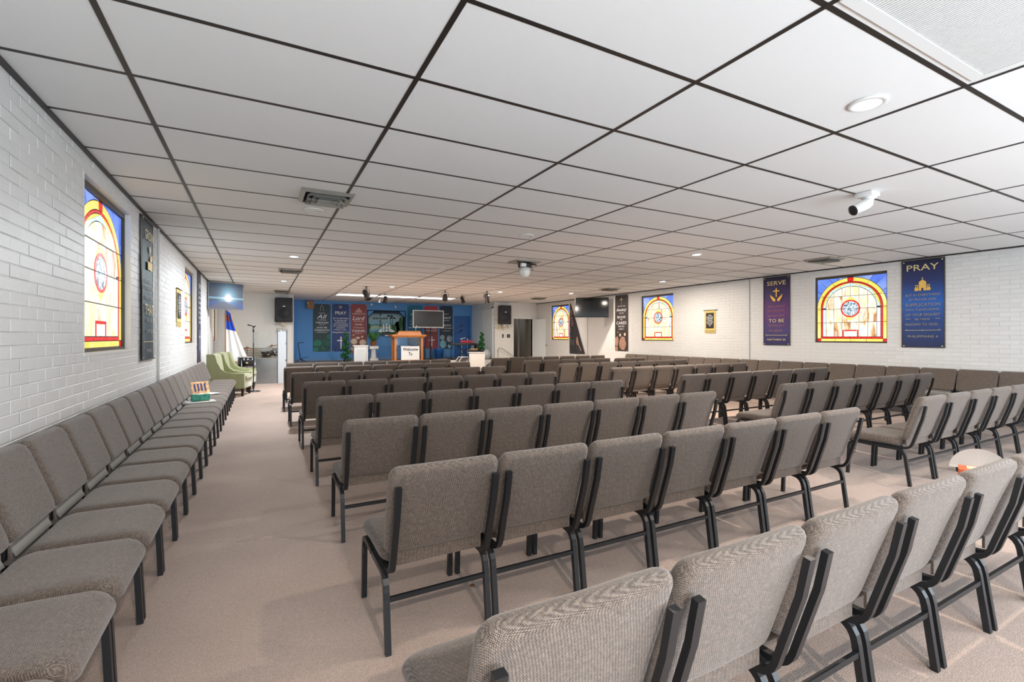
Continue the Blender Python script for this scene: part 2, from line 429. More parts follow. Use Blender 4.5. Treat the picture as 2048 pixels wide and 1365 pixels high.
    for k in range(8):
        t = [R(45*k+45*i/4) for i in range(5)]
        add(G_RED, [e2(.82, x) for x in t] + [e2(1, x) for x in reversed(t)], 2)
    add(G_MED, [e2(.81, R(15*k)) for k in range(24)], 2)
    # plaque
    rect(G_RED, .382, .408, .075, .185, 1); rect(G_RED, .592, .618, .075, .185, 1)
    rect(G_RED, .408, .50, .158, .185, 1); rect(G_RED, .50, .592, .158, .185, 1); rect(G_PLQ, .408, .592, .078, .158, 1)
    return P
pane_cache = {}
def pane_mesh(m, poly, lay, key):
    if key in pane_cache: return pane_cache[key]
    me = D.meshes.new('glass_pane'); bm = bmesh.new()
    y = -.002*lay
    vs = [bm.verts.new((x, y, z)) for x, z in poly]; f = bm.faces.new(vs); f.normal_update()
    if f.normal.y > 0: f.normal_flip()
    bmesh.ops.inset_individual(bm, faces=[f], thickness=.0052 if lay < 2 else .002)
    inner = f
    kill = [g for g in bm.faces if g is not inner]; bmesh.ops.delete(bm, geom=kill, context='FACES')
    r = bmesh.ops.extrude_face_region(bm, geom=[inner]); bmesh.ops.translate(bm, verts=[g for g in r['geom'] if isinstance(g, bmesh.types.BMVert)], vec=(0, -.004, 0))
    bmesh.ops.recalc_face_normals(bm, faces=bm.faces)
    bm.to_mesh(me); bm.free(); me.materials.append(m); pane_cache[key] = me; return me
def window(n, X, side, hole):
    y0, y1, z0, z1 = hole; wd_all, ht_all = y1-y0, z1-z0
    rz = PI/2 if side > 0 else -PI/2
    org = (X, y0, z0) if side > 0 else (X, y1, z0)
    r = D.objects.new('window_%d' % n, None); COL.objects.link(r); r.location = org; r.rotation_euler[2] = rz; r['kind'] = 'structure'
    fw, dep = .03, .06
    f = MB()
    for a in ((0, fw, 0, ht_all), (wd_all-fw, wd_all, 0, ht_all), (fw, wd_all-fw, 0, fw), (fw, wd_all-fw, ht_all-fw*1.6, ht_all)):
        f.bb(a[0], a[1], dep-.015, dep+.03, a[2], a[3])
    f.build('window_frame', FRAMEB, r)
    MB().bb(0, wd_all, dep+.012, dep+.03, 0, ht_all).build('lead_came', LEAD, r)
    # reveal lining
    m = MB(); m.bb(-.004, .003, .0, dep+.03, -.004, ht_all); m.bb(wd_all-.003, wd_all+.004, .0, dep+.03, -.004, ht_all)
    m.bb(0, wd_all, 0, dep+.03, ht_all-.003, ht_all+.004); m.bb(-.01, wd_all+.01, -.006, dep+.03, -.02, .004)
    m.build('reveal', PLAIN, r)
    g = D.objects.new('glazing', None); COL.objects.link(g); g.parent = r; g.location = (fw, dep+.012, fw)
    wd, ht = wd_all-2*fw, ht_all-2.6*fw
    for i, (mt, poly, lay) in enumerate(make_panes(wd, ht)):
        link('glass_pane', pane_mesh(mt, poly, lay, (round(wd, 2), round(ht, 2), i)), g)
    for v in (.297, .51, .706): MB().bb(0, wd, -.012, -.007, v*ht-.003, v*ht+.003).build('glazing_bar', LEAD, g)
for i, h in enumerate(LW): window(i+1, XL, 1, h)
for i, h in enumerate(RW): window(i+4, XR, -1, h)
# sky-lit blank behind the openings keeps daylight out of the cavity
for h, X, sd in [(h, XL, 1) for h in LW] + [(h, XR, -1) for h in RW]: pass

# ------------------------------------------------------------------ end walls, stage
XA, XB2 = .916, 8.10        # stage opening
m = MB(); m.bb(XL, XA, YP, YP+.12, 0, CZ+.02); m.build('wall_back_left', PLAIN, kind='structure')
m = MB(); m.bb(XB2, 8.93, YP, YP+.12, 0, CZ+.02); m.bb(8.93, 9.80, YP, YP+.12, 2.03, CZ+.02); m.bb(9.80, XR, YP, YP+.12, 0, CZ+.02)
m.build('wall_back_right', PLAIN, kind='structure')
MB().bb(XA-.12, XA, YP+.121, YS, 0, CZ+.02).build('wall_stage_left', BLUEW, kind='structure')
MB().bb(XA-.004, XA+.016, YP-.02, YP+.13, .3, CZ).build('trim_5', WHITEP, kind='structure')
AX0, AX1, AZ0, AZ1 = 3.70, 5.16, 1.347, 2.322
m = MB()
for a, b, c, d in wall_panels(XA-.12, XB2+.12, 0, CZ+.02, [(AX0, AX1, AZ0, AZ1)]): m.bb(a, b, YS, YS+.1, c, d)
m.prism([(AX0, AZ1), (AX0, AZ1-.26), (AX0+.26, AZ1)], YS, YS+.1); m.prism([(AX1, AZ1), (AX1-.26, AZ1), (AX1, AZ1-.26)], YS, YS+.1)
m.build('wall_stage_back', BLUEW, kind='structure')
# right wall of the stage (white panelling)
rs = MB().bb(XB2, XB2+.12, YP+.12, YS, 0, CZ+.02).build('wall_stage_right', mat('panel_paint', srgb(205, 216, 218), .5), kind='structure')
for k in range(8):
    y = YS-.12-k*.15
    if y > 17.85: MB().bb(XB2-.006, XB2, y-.006, y+.006, .42, CZ-.01).build('panel_batten', mat('panel_paint', srgb(205, 216, 218), .5), rs)
# door in stage right wall
dr = D.objects.new('door_1', None); COL.objects.link(dr); dr.location = (XB2, 17.25, .42); dr['kind'] = 'structure'
DP = mat('door_paint', srgb(214, 222, 220), .4)
MB().bb(-.03, -.002, -.40, .40, .01, 2.0).build('door_leaf', DP, dr)
fr = MB(); fr.bb(-.04, 0, -.47, -.41, 0, 2.07); fr.bb(-.04, 0, .41, .47, 0, 2.07); fr.bb(-.04, 0, -.47, .47, 2.01, 2.07); fr.build('door_frame', DP, dr)
MB().lathe([(.012, 0), (.012, .03), (.03, .045), (.034, .065), (.02, .08)], 12, M=Matrix.Rotation(-PI/2, 4, 'Y') @ Matrix.Translation((1.0, .33, .03))).build('door_knob', mat('brass', srgb(170, 150, 90), .3, metal=1), dr, True)
# stage platform
st = MB().bb(XA, XB2, YP-.05, YS, 0, .405).build('stage_platform', PLAIN, kind='structure')
MB().bb(XA, XB2, YP-.03, YS, .405, .42).build('stage_carpet', mat('stage_carpet', srgb(150, 140, 135), .95, noise=.1, nscale=90), st)
MB().bb(XA, XB2, YP-.075, YP-.03, .385, .425).build('stage_nosing', WHITEP, st)
MB().bb(XA, XB2, YS-.015, YS, .42, .50).build('baseboard_back', mat('blue_base', srgb(96, 140, 190), .5), kind='structure')
# hallway beyond the right doorway
HW = mat('hall_paint', srgb(140, 136, 128), .8)
hl = D.lights.new('hall_lamp', 'POINT'); hl.energy = 5; hl.shadow_soft_size = .1; ho = D.objects.new('hall_lamp', hl); ho.location = (9.15, YP+1.4, 2.2); COL.objects.link(ho)  # unseen fill light added to lift the dark hallway
m = MB(); m.bb(8.80, 8.86, YP+.12, YP+2.2, 0, 2.5); m.bb(9.95, 10.0, YP+.12, YP+2.2, 0, 2.5); m.bb(8.80, 10.0, YP+2.15, YP+2.2, 0, 2.5); m.bb(8.80, 10.0, YP+.12, YP+2.2, 2.45, 2.5)
m.build('wall_hall', HW, kind='structure')
MB().bb(9.62, 9.70, YP+.9, YP+1.0, 0, 2.4).build('trim_6', mat('hall_trim', srgb(150, 142, 134), .6), kind='structure')
# open door leaf hinged at the right jamb
dr = D.objects.new('door_2', None); COL.objects.link(dr); dr.location = (9.80, YP-.02, 0); dr.rotation_euler[2] = math.radians(-72); dr['kind'] = 'structure'
MB().bb(0, .86, -.02, .02, .02, 2.02).build('door_leaf', mat('open_door_paint', srgb(222, 228, 228), .4), dr)
MB().bb(.86, .866, -.02, .02, .02, 2.02).build('door_edge', mat('cream_edge', srgb(232, 226, 190), .5), dr)
for s_ in (-1, 1): MB().lathe([(.02, 0), (.012, .012), (.012, .035), (.03, .05), (.03, .07), (.012, .08)], 12, M=Matrix.Translation((.79, s_*.02, .97)) @ Matrix.Rotation(-s_*PI/2, 4, 'X')).build('door_knob', mat('brass', srgb(170, 150, 90), .3, metal=1), dr, True)
m = MB(); m.bb(8.87, 8.93, YP-.015, YP+.13, 0, 2.09); m.bb(9.80, 9.86, YP-.015, YP+.13, 0, 2.09); m.bb(8.93, 9.80, YP-.015, YP+.13, 2.03, 2.09)
m.build('trim_7', WHITEP, kind='structure')

# ------------------------------------------------------------------ church chairs
PITCH = .495
def pad(w, h, t, cr, dome=.0, seg=6, taper=0.0, crown=0.0):
    """pillow in local u (x), v (y) with thickness z; returns verts, faces"""
    pts = []
    for cx, cy, a0 in ((w/2-cr, h/2-cr, 0), (-w/2+cr, h/2-cr, 90), (-w/2+cr, -h/2+cr, 180), (w/2-cr, -h/2+cr, 270)):
        for i in range(seg+1):
            a = math.radians(a0+90*i/seg); pts.append((cx+cr*math.cos(a), cy+cr*math.sin(a)))
        # midpoint of the next side
        nx = {0: (0, h/2), 90: (-w/2, 0), 180: (0, -h/2), 270: (w/2, 0)}[a0]; pts.append(nx)
    n = len(pts); e = t/2/(min(w, h)/2)
    rr = [0.0001, .35, .65, 1-e, 1-e*.62, 1-e*.3, 1-e*.08, 1]
    def z(r):
        q = max(0, (r-(1-e))/e); return t/2*math.sqrt(max(0, 1-q*q)) + dome*(1-r*r)
    vs = []; fs = []
    rings = [(r, z(r)) for r in rr] + [(r, -z(r)) for r in reversed(rr[:-1])]
    for r, zz in rings: vs += [(x*r, y*r, zz) for x, y in pts]
    for i in range(len(rings)-1):
        for k in range(n): fs.append((i*n+k, i*n+(k+1)%n, (i+1)*n+(k+1)%n, (i+1)*n+k))
    fs += [tuple(range(n))[::-1], tuple(range((len(rings)-1)*n, len(rings)*n))]
    return vs, fs
def rect_tube(mb, path, x, w=.026, t=.017):
    """rectangular tube along (y,z) path at constant x"""
    P = [Vector((0, a, b)) for a, b in path]; vs = []; fs = []
    for i, p in enumerate(P):
        d = (P[min(i+1, len(P)-1)]-P[max(i-1, 0)]).normalized(); nrm = Vector((0, -d.z, d.y))
        for sx, sn in ((-1,-1),(1,-1),(1,1),(-1,1)): q = p+nrm*sn*t/2; vs.append((x+sx*w/2, q.y, q.z))
    for i in range(len(P)-1):
        for k in range(4): fs.append((i*4+k, i*4+(k+1)%4, (i+1)*4+(k+1)%4, (i+1)*4+k))
    fs += [(3,2,1,0), tuple(range((len(P)-1)*4, len(P)*4))]
    mb.add(vs, fs)
def fillet(p0, p1, p2, r, n=5):
    a = Vector(p0)-Vector(p1); b = Vector(p2)-Vector(p1)
    d = r; s_ = Vector(p1)+a.normalized()*d; e = Vector(p1)+b.normalized()*d; out = []
    for i in range(n+1):
        t = i/n; q = (1-t)**2*s_ + 2*t*(1-t)*Vector(p1) + t*t*e; out.append((q.x, q.y))
    return out
STRIP = mat('grey_strip', srgb(150, 148, 144), .25)
def chair_parts(root, wall=False):
    # seat
    vs, fs = pad(.474, .440, .075, .055, .006)
    def seatf(p):
        x, y, z = p; y2 = y+.054
        k = max(0, (y2-.16)/.11); z2 = z + .372 - .03*k*k + (-.012 if y2 < -.1 else 0) * min(1, (-.1-y2)/.08 if y2 < -.1 else 0)
        z2 -= .006*math.exp(-((y2-.02)/.13)**2-(x/.16)**2) if z > 0 else 0
        return (x, y2, z2)
    mb = MB(); mb.add([seatf(p) for p in vs], fs); mb.build('seat', FAB, root, True)
    # backrest (pillow in x-z plane, reclined)
    bh, bz = (.350, .610) if wall else (.392, .592)
    vs, fs = pad(.482, bh, .056, .040, .003)
    def backf(p):
        x, v, t = p; f = v/(bh/2)
        x2 = x*(1-.035*max(0, -f-.25))           # narrower towards the bottom
        th = t*(1+.22*max(0, f-.3))
        y = -.262-.062*f; y += -.012*max(0, f-.55) + .018*(x/.24)**2*.35
        z = bz+v
        return (x2, y+th*.98, z+th*.17)
    mb = MB(); mb.add([backf(p) for p in vs], fs); mb.build('backrest', FAB, root, True)
    # rear flap of seat upholstery under the backrest
    mb = MB(); mb.bb(-.205, .205, -.212, -.202, .342, .42); mb.build('rear_flap', FAB, root)
    if wall:   # pale strip showing in the gap between seat and back, between the side bars
        MB().add([(-.192, -.186, .372), (.192, -.186, .372), (.192, -.214, .436), (-.192, -.214, .436), (-.192, -.192, .370), (.192, -.192, .370), (.192, -.220, .434), (-.192, -.220, .434)], [(0,1,2,3),(7,6,5,4),(0,4,5,1),(3,2,6,7),(0,3,7,4),(1,5,6,2)]).build('gap_strip', STRIP, root)
        for q in (-1, 1): MB().box((q*.213, -.222, .40), (.05, .012, .075), None).build('side_bracket', BLACKM, root)
    # J shaped side bars: up the back and forward under the seat
    for s_ in (-1, 1):
        path = [(-.352, .712), (-.33, .60), (-.268, .40)] + fillet((-.268, .40), (-.245, .325), (-.16, .325), .055) + [(-.05, .323), (.12, .322), (.19, .327)]
        mb = MB(); rect_tube(mb, path, s_*.213, .026, .02); mb.build('side_bar', BLACKM, root)
        mb = MB(); p = [(.02, .312), (-.12, .312)] + fillet((-.12, .312), (-.205, .312), (-.247, 0), .07) + [(-.247, .0)]
        rect_tube(mb, p, s_*.228, .024, .024); mb.build('leg', BLACKM, root)
        mb = MB(); p = [(.04, .312), (.14, .318)] + fillet((.14, .318), (.232, .322), (.247, 0), .07) + [(.247, .0)]
        rect_tube(mb, p, s_*.228, .024, .024); mb.build('leg', BLACKM, root)
    MB().box((0, -.221, .212), (.44, .014, .02)).build('stretcher', BLACKM, root)
    MB().box((0, .02, .318), (.45, .03, .018)).build('seat_frame', BLACKM, root)
    MB().tube([(-.236, .205, .27), (-.243, .19, .27), (-.243, .175, .25), (-.243, .175, .215), (-.236, .2, .20)], .0035, 6).build('linking_hook', BLACKM, root)
    MB().tube([(.240, .19, .25), (.240, .21, .25), (.240, .215, .235), (.240, .21, .22), (.240, .19, .22)], .0035, 6).build('linking_hook', BLACKM, root)
ORD = ['first', 'second', 'third', 'fourth', 'fifth', 'sixth', 'seventh', 'eighth', 'ninth', 'tenth', 'eleventh', 'twelfth', 'thirteenth', 'fourteenth', 'fifteenth', 'sixteenth', 'seventeenth', 'eighteenth', 'nineteenth', 'twentieth', 'twenty-first', 'twenty-second']
protos = {}
def chair(x, y, rz, label, group):
    wall = 'wall' in group
    if wall not in protos:
        o = protos[wall] = thing('church_chair', label, 'chair', (0,0,0), 0, group); chair_parts(o, wall)
    else: o = copy_tree(protos[wall])
    o.location = (x, y, 0); o.rotation_euler[2] = rz; o['label'] = label; o['group'] = group
    return o
# left block: (x start, rear-foot y, pitch)
rowsL = [(.335, .85, .505), (.44, 1.95, .497), (.45, 3.15, .487), (.42, 4.45, .490), (.41, 5.98, .500), (.365, 7.56, .503), (.345, 9.08, .498), (.44, 10.32, .490)]
for r, (x0, y, p) in enumerate(rowsL):
    for k in range(7):
        chair(x0+p*(k+.5), y+.247, random.uniform(-.008, .008), 'grey-brown padded chair, %s from the left aisle, %s row from camera, left block' % (ORD[k], ORD[r]), 'chairs in the left block')
rowsR = [(4.97, 2.0, .508, 7), (5.04, 3.26, .512, 7), (5.05, 4.66, .505, 7), (5.18, 6.30, .508, 7), (5.10, 7.75, .508, 7), (5.10, 9.12, .49, 5), (5.52, 10.62, .515, 6)]
for r, (x0, y, p, n) in enumerate(rowsR):
    for k in range(n):
        chair(x0+p*(k+.5), y+.247, random.uniform(-.01, .01), 'grey-brown padded chair, %s from centre aisle, %s row from camera, right block' % (ORD[k], ORD[r]), 'chairs in the right block')
for k in range(2): chair(7.83+.5*k, 9.02+.247, .02, 'grey-brown padded chair, %s after the gap in sixth row, right block' % ORD[k], 'chairs in the right block')
chair(5.2, 10.45+.247, 0, 'grey-brown padded chair standing slightly apart at centre aisle, front row, right block', 'chairs in the right block')
for k in range(21):
    chair(XL+.395, 1.23+.247+PITCH*k, -PI/2, 'padded chair along the left brick wall, %s from the camera' % ORD[k], 'chairs along the left wall')
for k in range(20):
    chair(XR-.395, 11.16-.245-.489*k, PI/2, 'padded chair along the right brick wall, %s from the far end' % ORD[k], 'chairs along the right wall')

# ------------------------------------------------------------------ recessed lights, vents, ceiling cameras
LENS = mat('lit_lens', (1, 1, 1, 1), .4, emit=14.0, ecol=(1, .97, .92, 1))
LENSC = mat('lit_lens_cool', (1, 1, 1, 1), .4, emit=14.0, ecol=(.86, .95, 1, 1))
LENSO = mat('unlit_lens', srgb(235, 235, 232), .3)
def downlight(x, y, lit, label, cool=False, pw=None):
    t = thing('recessed_light', label, 'ceiling light', (x, y, CZ), 0, 'recessed ceiling lights')
    MB().lathe([(.098, -.001), (.098, -.008), (.09, -.012), (.068, -.012), (.066, -.006)], 24).build('trim_ring', WHITEP, t, True)
    MB().lathe([(.066, -.004), (.06, -.009), (.02, -.010)], 24).build('lens', (LENSC if cool else LENS) if lit else LENSO, t, True)
    if lit:
        l = D.lights.new('lamp', 'AREA'); l.shape = 'DISK'; l.size = .13; l.energy = pw or LAMP_W; l.color = (.88, .94, 1) if cool else (1, .87, .74)
        o = D.objects.new('lamp', l); COL.objects.link(o); o.parent = t; o.location = (0, 0, -.014)
downlight(3.095, 1.44, True, 'large lit recessed light nearest the camera, at upper right', pw=38)
downlight(.496, 8.717, True, 'lit recessed light above left block near second ceiling vent', True)
downlight(.499, 12.645, True, 'lit recessed light just before the left loudspeaker', True)
downlight(3.121, 12.725, True, 'lit recessed light above the wooden pulpit end')
downlight(6.349, 12.684, True, 'lit recessed light beside the silver spotlight')
downlight(8.516, 12.084, True, 'lit recessed light near the far right corner', pw=55)
downlight(8.642, 8.423, True, 'lit recessed light before the second right window', pw=48)
downlight(6.305, 5.405, True, 'lit recessed light over the right block, middle of room', pw=125)
downlight(.497, 5.428, False, 'unlit recessed light beside the nearest left ceiling vent')
downlight(3.126, 5.458, False, 'unlit recessed light over left block, middle of ceiling')
downlight(3.169, 8.866, False, 'unlit recessed light further back over the left block')
downlight(8.644, 5.10, False, 'unlit recessed light behind the right ceiling vent')
downlight(.5, -1.6, True, 'lit recessed light behind the camera on the left')
downlight(6.3, -1.6, True, 'lit recessed light behind the camera on the right')

def vent(x, y, w, d, label):
    t = thing('ceiling_vent', label, 'vent', (x, y, CZ), 0, 'square ceiling air vents')
    m = MB()
    def ring(o_, i_, z0, z1):
        a = [(o_*w/2, o_*d/2), (-o_*w/2, o_*d/2), (-o_*w/2, -o_*d/2), (o_*w/2, -o_*d/2)]; b = [(p[0]*i_/o_, p[1]*i_/o_) for p in a]
        mm = MB(); vs = [(p[0], p[1], z0) for p in a]+[(p[0], p[1], z1) for p in b]+[(p[0]*.985, p[1]*.985, z0+.004) for p in a]+[(p[0]*.985, p[1]*.985, z1+.004) for p in b]
        fs = [(i, (i+1)%4, (i+1)%4+4, i+4) for i in range(4)]+[(i+8, i+12, (i+1)%4+12, (i+1)%4+8) for i in range(4)]+[(i, i+8, (i+1)%4+8, (i+1)%4) for i in range(4)]+[(i+4, (i+1)%4+4, (i+1)%4+12, i+12) for i in range(4)]
        mm.add(vs, fs); return mm
    ring(1, .84, -.004, -.028).build('vent_frame', GREYM, t)
    MB().box((0, 0, -.003), (w*.84, d*.84, .004)).build('backing', DARK, t)
    ring(.76, .60, -.052, -.012).build('vane', GREYM, t); ring(.56, .40, -.055, -.015).build('vane', GREYM, t); ring(.35, .18, -.058, -.018).build('vane', GREYM, t)
    MB().box((0, 0, -.04), (w*.7, .006, .02)).build('cross_bar', GREYM, t)
vent(.56, 4.87, .47, .46, 'grey square ceiling vent nearest the camera, above the left block')
vent(.54, 10.58, .45, .45, 'grey ceiling vent above left block, second from camera')
vent(.56, 15.4, .45, .45, 'ceiling vent directly above the left loudspeaker')
vent(8.66, 4.70, .47, .46, 'dark ceiling vent before the nearest right window')
vent(8.66, 10.42, .45, .45, 'dark ceiling vent above the right wall television')
vent(8.53, 14.05, .45, .45, 'dark ceiling vent near the open doorway')

# return grille upper right
t = thing('return_grille', 'large white perforated return air grille at upper right of ceiling', 'vent', (2.68, .74, CZ))
m = MB(); gw, gd = 1.27, .62
for a in ((-gw/2, gw/2, gd/2-.05, gd/2), (-gw/2, gw/2, -gd/2, -gd/2+.05), (-gw/2, -gw/2+.05, -gd/2+.05, gd/2-.05), (gw/2-.05, gw/2, -gd/2+.05, gd/2-.05)): m.bb(a[0], a[1], a[2], a[3], -.012, -.001)
m.build('grille_frame', WHITEP, t)
MB().bb(-gw/2+.05, gw/2-.05, -gd/2+.05, gd/2-.05, -.004, -.002).build('backing', mat('grille_back', srgb(96, 96, 90), .8), t)
for k in range(74):
    x = -gw/2+.05+(gw-.1)*(k+.5)/74
    MB().bb(x-.005, x+.005, -gd/2+.05, gd/2-.05, -.009, -.004).build('slat', WHITEP, t)

# white security camera near the right
t = thing('ceiling_camera', 'white cylindrical camera on square base hanging from ceiling at right', 'camera', (5.02, 2.34, CZ))
b_ = MB().box((0, .0, -.022), (.15, .15, .042)).build('base', WHITEP, t); bevel(b_, .008)
MB().lathe([(.062, -.043), (.058, -.056), (.034, -.062), (.030, -.10), (.026, -.125)], 20, c=(.02, -.01, 0)).build('swivel', WHITEP, t, True)
dv = Vector((-.80, .36, -.42)).normalized(); q_ = Vector((0, 0, -1)).rotation_difference(dv).to_matrix().to_4x4()
a = Matrix.Translation((-.03, .0, -.115)) @ q_
bd = MB().lathe([(.012, .05), (.038, .045), (.048, .02), (.050, -.06), (.046, -.065), (.046, -.13), (.043, -.132)], 20, M=a).build('camera_body', WHITEP, t, True)
MB().lathe([(.042, -.131), (.049, -.133), (.049, -.140), (.034, -.142)], 20, M=a).build('lens_ring', BLACKP, bd, True)
# pan-tilt camera in middle
t = thing('ceiling_projector_camera', 'white dome camera with black collar on grey plate, middle of the ceiling', 'camera', (4.20, 7.40, CZ))
MB().box((0, 0, -.012), (.5, .34, .012)).build('mounting_plate', GREYM, t)
MB().tube([(-.2, -.1, -.03), (.28, .06, -.03)], .012, 8).build('pole', BLACKM, t, True)
MB().lathe([(.11, -.02), (.12, -.05), (.12, -.10), (.10, -.11)], 20).build('collar', BLACKP, t, True)
MB().lathe([(.10, -.11), (.10, -.20), (.075, -.26), (.03, -.285)], 20).build('dome', mat('dome_white', srgb(222, 224, 218), .25), t, True)
MB().box((-.08, -.09, -.075), (.09, .06, .06)).build('adapter_box', WHITEP, t)
MB().tube([(.07, -.1, -.0), (.08, -.12, -.06), (.085, -.1, -.13), (.12, -.1, -.17)], .006, 6).build('cable', BLACKP, t, True)

# stage spotlights
def par(x, y, rz, tilt, mt, label, s_=1.0, pos=.0):
    t = thing('stage_spotlight', label, 'spotlight', (x, y, CZ), rz, 'stage spotlights hung from the ceiling')
    MB().lathe([(.03*s_, -.001), (.03*s_, -.015), (.01*s_, -.02), (.01*s_, -.06*s_)], 12).build('clamp', BLACKP, t, True)
    for q in (-1, 1): MB().tube([(0, 0, -.05*s_), (q*.095*s_, 0, -.07*s_), (q*.10*s_, 0, -.19*s_)], .007*s_, 6).build('yoke_arm', BLACKP, t, True)
    M = Matrix.Translation((0, 0, -.19*s_)) @ Matrix.Rotation(tilt, 4, 'X')
    c = MB().lathe([(.045*s_, .12*s_), (.06*s_, .11*s_), (.07*s_, .06*s_), (.072*s_, -.10*s_), (.088*s_, -.12*s_), (.088*s_, -.15*s_), (.07*s_, -.15*s_), (.06*s_, -.09*s_)], 18, M=M).build('can', mt, t, True)
    MB().lathe([(.06*s_, -.10*s_), (.05*s_, -.102*s_)], 18, M=M).build('lens', mat('spot_lens', srgb(90, 92, 96), .1), c, True)
    return t
par(2.52, 13.1, math.radians(30), math.radians(-35), BLACKP, 'black spotlight left of the dark green banner top, nearest the pulpit', 1.1)
par(3.47, 15.05, 0, math.radians(50), BLACKP, 'small black spotlight above the painted alcove', .85)
par(4.80, 13.2, math.radians(-20), math.radians(70), BLACKP, 'black spotlight above the stage television', .95)
par(5.75, 14.2, math.radians(15), math.radians(-28), BLACKP, 'small black spotlight right of the stage television', .75)
par(5.93, 12.7, math.radians(-40), math.radians(40), mat('polished_can', srgb(120, 122, 126), .15, metal=1), 'silver spotlight hanging between television and right loudspeaker', 1.05)
par(3.62, 16.5, math.radians(25), math.radians(20), WHITEP, 'small white spotlight close to the stage back wall', .5)
# glowing panels added for the brightly lit ceiling over the stage
for k, x in enumerate((2.72, 4.03, 5.35)):
    t = thing('stage_light_panel', ['lit ceiling panel above the navy banner on the stage', 'lit ceiling panel above the painted alcove', 'lit ceiling panel above the stage television'][k], 'ceiling light', (x, 15.62, CZ), 0, 'lit panels over the stage front')
    m = MB(); 
    for a in ((-.63, .63, .28, .30), (-.63, .63, -.30, -.28), (-.63, -.61, -.30, .30), (.61, .63, -.30, .30)): m.bb(a[0], a[1], a[2], a[3], -.03, -.001)
    m.build('panel_frame', WHITEP, t)
    MB().bb(-.61, .61, -.28, .28, -.024, -.004).build('diffuser', mat('panel_diffuser', (1, 1, 1, 1), .5, emit=5.0, ecol=(.93, .97, 1, 1)), t)

# ------------------------------------------------------------------ banners
GOLD = mat('gold_print', srgb(214, 196, 150), .5); GOLDD = mat('dim_gold_print', srgb(150, 146, 140), .6)
PRW = mat('white_print', srgb(228, 230, 230), .6); TRIMG = mat('banner_trim', srgb(74, 66, 52), .5); GROM = mat('grommet', srgb(200, 196, 180), .3, metal=.8)
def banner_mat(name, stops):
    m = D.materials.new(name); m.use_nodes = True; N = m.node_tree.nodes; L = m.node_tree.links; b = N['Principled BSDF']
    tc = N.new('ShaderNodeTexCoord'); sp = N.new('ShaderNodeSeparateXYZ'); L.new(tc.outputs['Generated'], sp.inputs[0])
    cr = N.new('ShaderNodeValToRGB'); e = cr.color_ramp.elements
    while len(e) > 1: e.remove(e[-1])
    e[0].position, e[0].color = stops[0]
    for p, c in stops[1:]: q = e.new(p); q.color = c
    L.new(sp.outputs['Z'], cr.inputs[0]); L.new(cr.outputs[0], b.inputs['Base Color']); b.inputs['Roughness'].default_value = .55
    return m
def cloth(w, h, amp=.006, nx=12, nz=24, ph=0, poly=None):
    m = MB(); vs = []; fs = []
    for j in range(nz+1):
        for i in range(nx+1):
            u, v = i/nx, j/nz
            vs.append((w*u, -.008 - amp*(1+math.sin(u*9+ph+v*2.5))*(.5+.5*math.sin(v*3+ph))*min(1, 4*(1-v)+.15), h*v))
    for j in range(nz):
        for i in range(nx): a = j*(nx+1)+i; fs.append((a, a+1, a+nx+2, a+nx+1))
    n = len(vs); vs += [(x, y+.003, z) for x, y, z in vs]; fs += [tuple(n+k for k in f[::-1]) for f in fs]
    m.add(vs, fs); return m
def banner(label, org, rz, w, h, mt, lines, amp=.004, trim=True, group='scripture wall banners', ph=0, gold=GOLD, name='wall_banner'):
    t = thing(name, label, 'banner', org, rz, group)
    cloth(w, h, amp, ph=ph).build('cloth', mt, t, True)
    yo = -.012-2*amp
    if trim:
        m = MB(); e = .012
        for a in ((0, w, 0, e), (0, w, h-e, h), (0, e, e, h-e), (w-e, w, e, h-e)): m.bb(a[0], a[1], yo+.004, yo+.008, a[2], a[3])
        m.build('edge_trim', TRIMG, t)
    for gx in (.035, w-.035):
        for gz in (.03, h-.035):
            MB().lathe([(.010, 0), (.013, .002), (.010, .004), (.006, .003)], 10, M=Matrix.Translation((gx, yo+.003, gz)) @ Matrix.Rotation(PI/2, 4, 'X')).build('grommet', GROM, t)
    groups = {}
    for ln in lines:
        body, v, size, wid, mtx = ln[:5]; sh = ln[5] if len(ln) > 5 else 0
        mb = groups.setdefault(mtx.name, (MB(), mtx))[0]
        tmp = MB(); text_mb(tmp, body, 0, 0, size, 0, 1, sh)
        if tmp.v:
            xs_ = [p[0] for p in tmp.v]; k = wid*w/(max(xs_)-min(xs_)+1e-6); cx = (max(xs_)+min(xs_))/2
            n0 = len(mb.v); mb.add([(w/2+(p[0]-cx)*k, yo, h*v+p[2]) for p in tmp.v], tmp.f)
    for mb, mtx in groups.values(): mb.build('lettering', mtx, t)
    t['_yo'] = yo
    return t
def shape(t, polys, mtx, name='printed_emblem', dy=0):
    m = MB(); y = t['_yo']+dy
    for p in polys: m.prism(p, y, y+.0015)
    return m.build(name, mtx, t)
def circ(cx, cz, r, n=16, ry=None): return [(cx+r*math.cos(2*PI*k/n), cz+(ry or r)*math.sin(2*PI*k/n)) for k in range(n)]
def blob(cx, cz, rx, rz_, seed, n=14):
    rr = random.Random(seed); return [(cx+rx*math.cos(2*PI*k/n)*rr.uniform(.86, 1.06), cz+rz_*math.sin(2*PI*k/n)*rr.uniform(.86, 1.06)) for k in range(n)]
def cross_poly(cx, cz, w, h, t_): 
    a = cz+h*.18
    return [[(cx-t_/2, cz-h/2), (cx+t_/2, cz-h/2), (cx+t_/2, cz+h/2), (cx-t_/2, cz+h/2)], [(cx-w/2, a-t_/2), (cx-t_/2, a-t_/2), (cx-t_/2, a+t_/2), (cx-w/2, a+t_/2)], [(cx+t_/2, a-t_/2), (cx+w/2, a-t_/2), (cx+w/2, a+t_/2), (cx+t_/2, a+t_/2)]]
BN = srgb
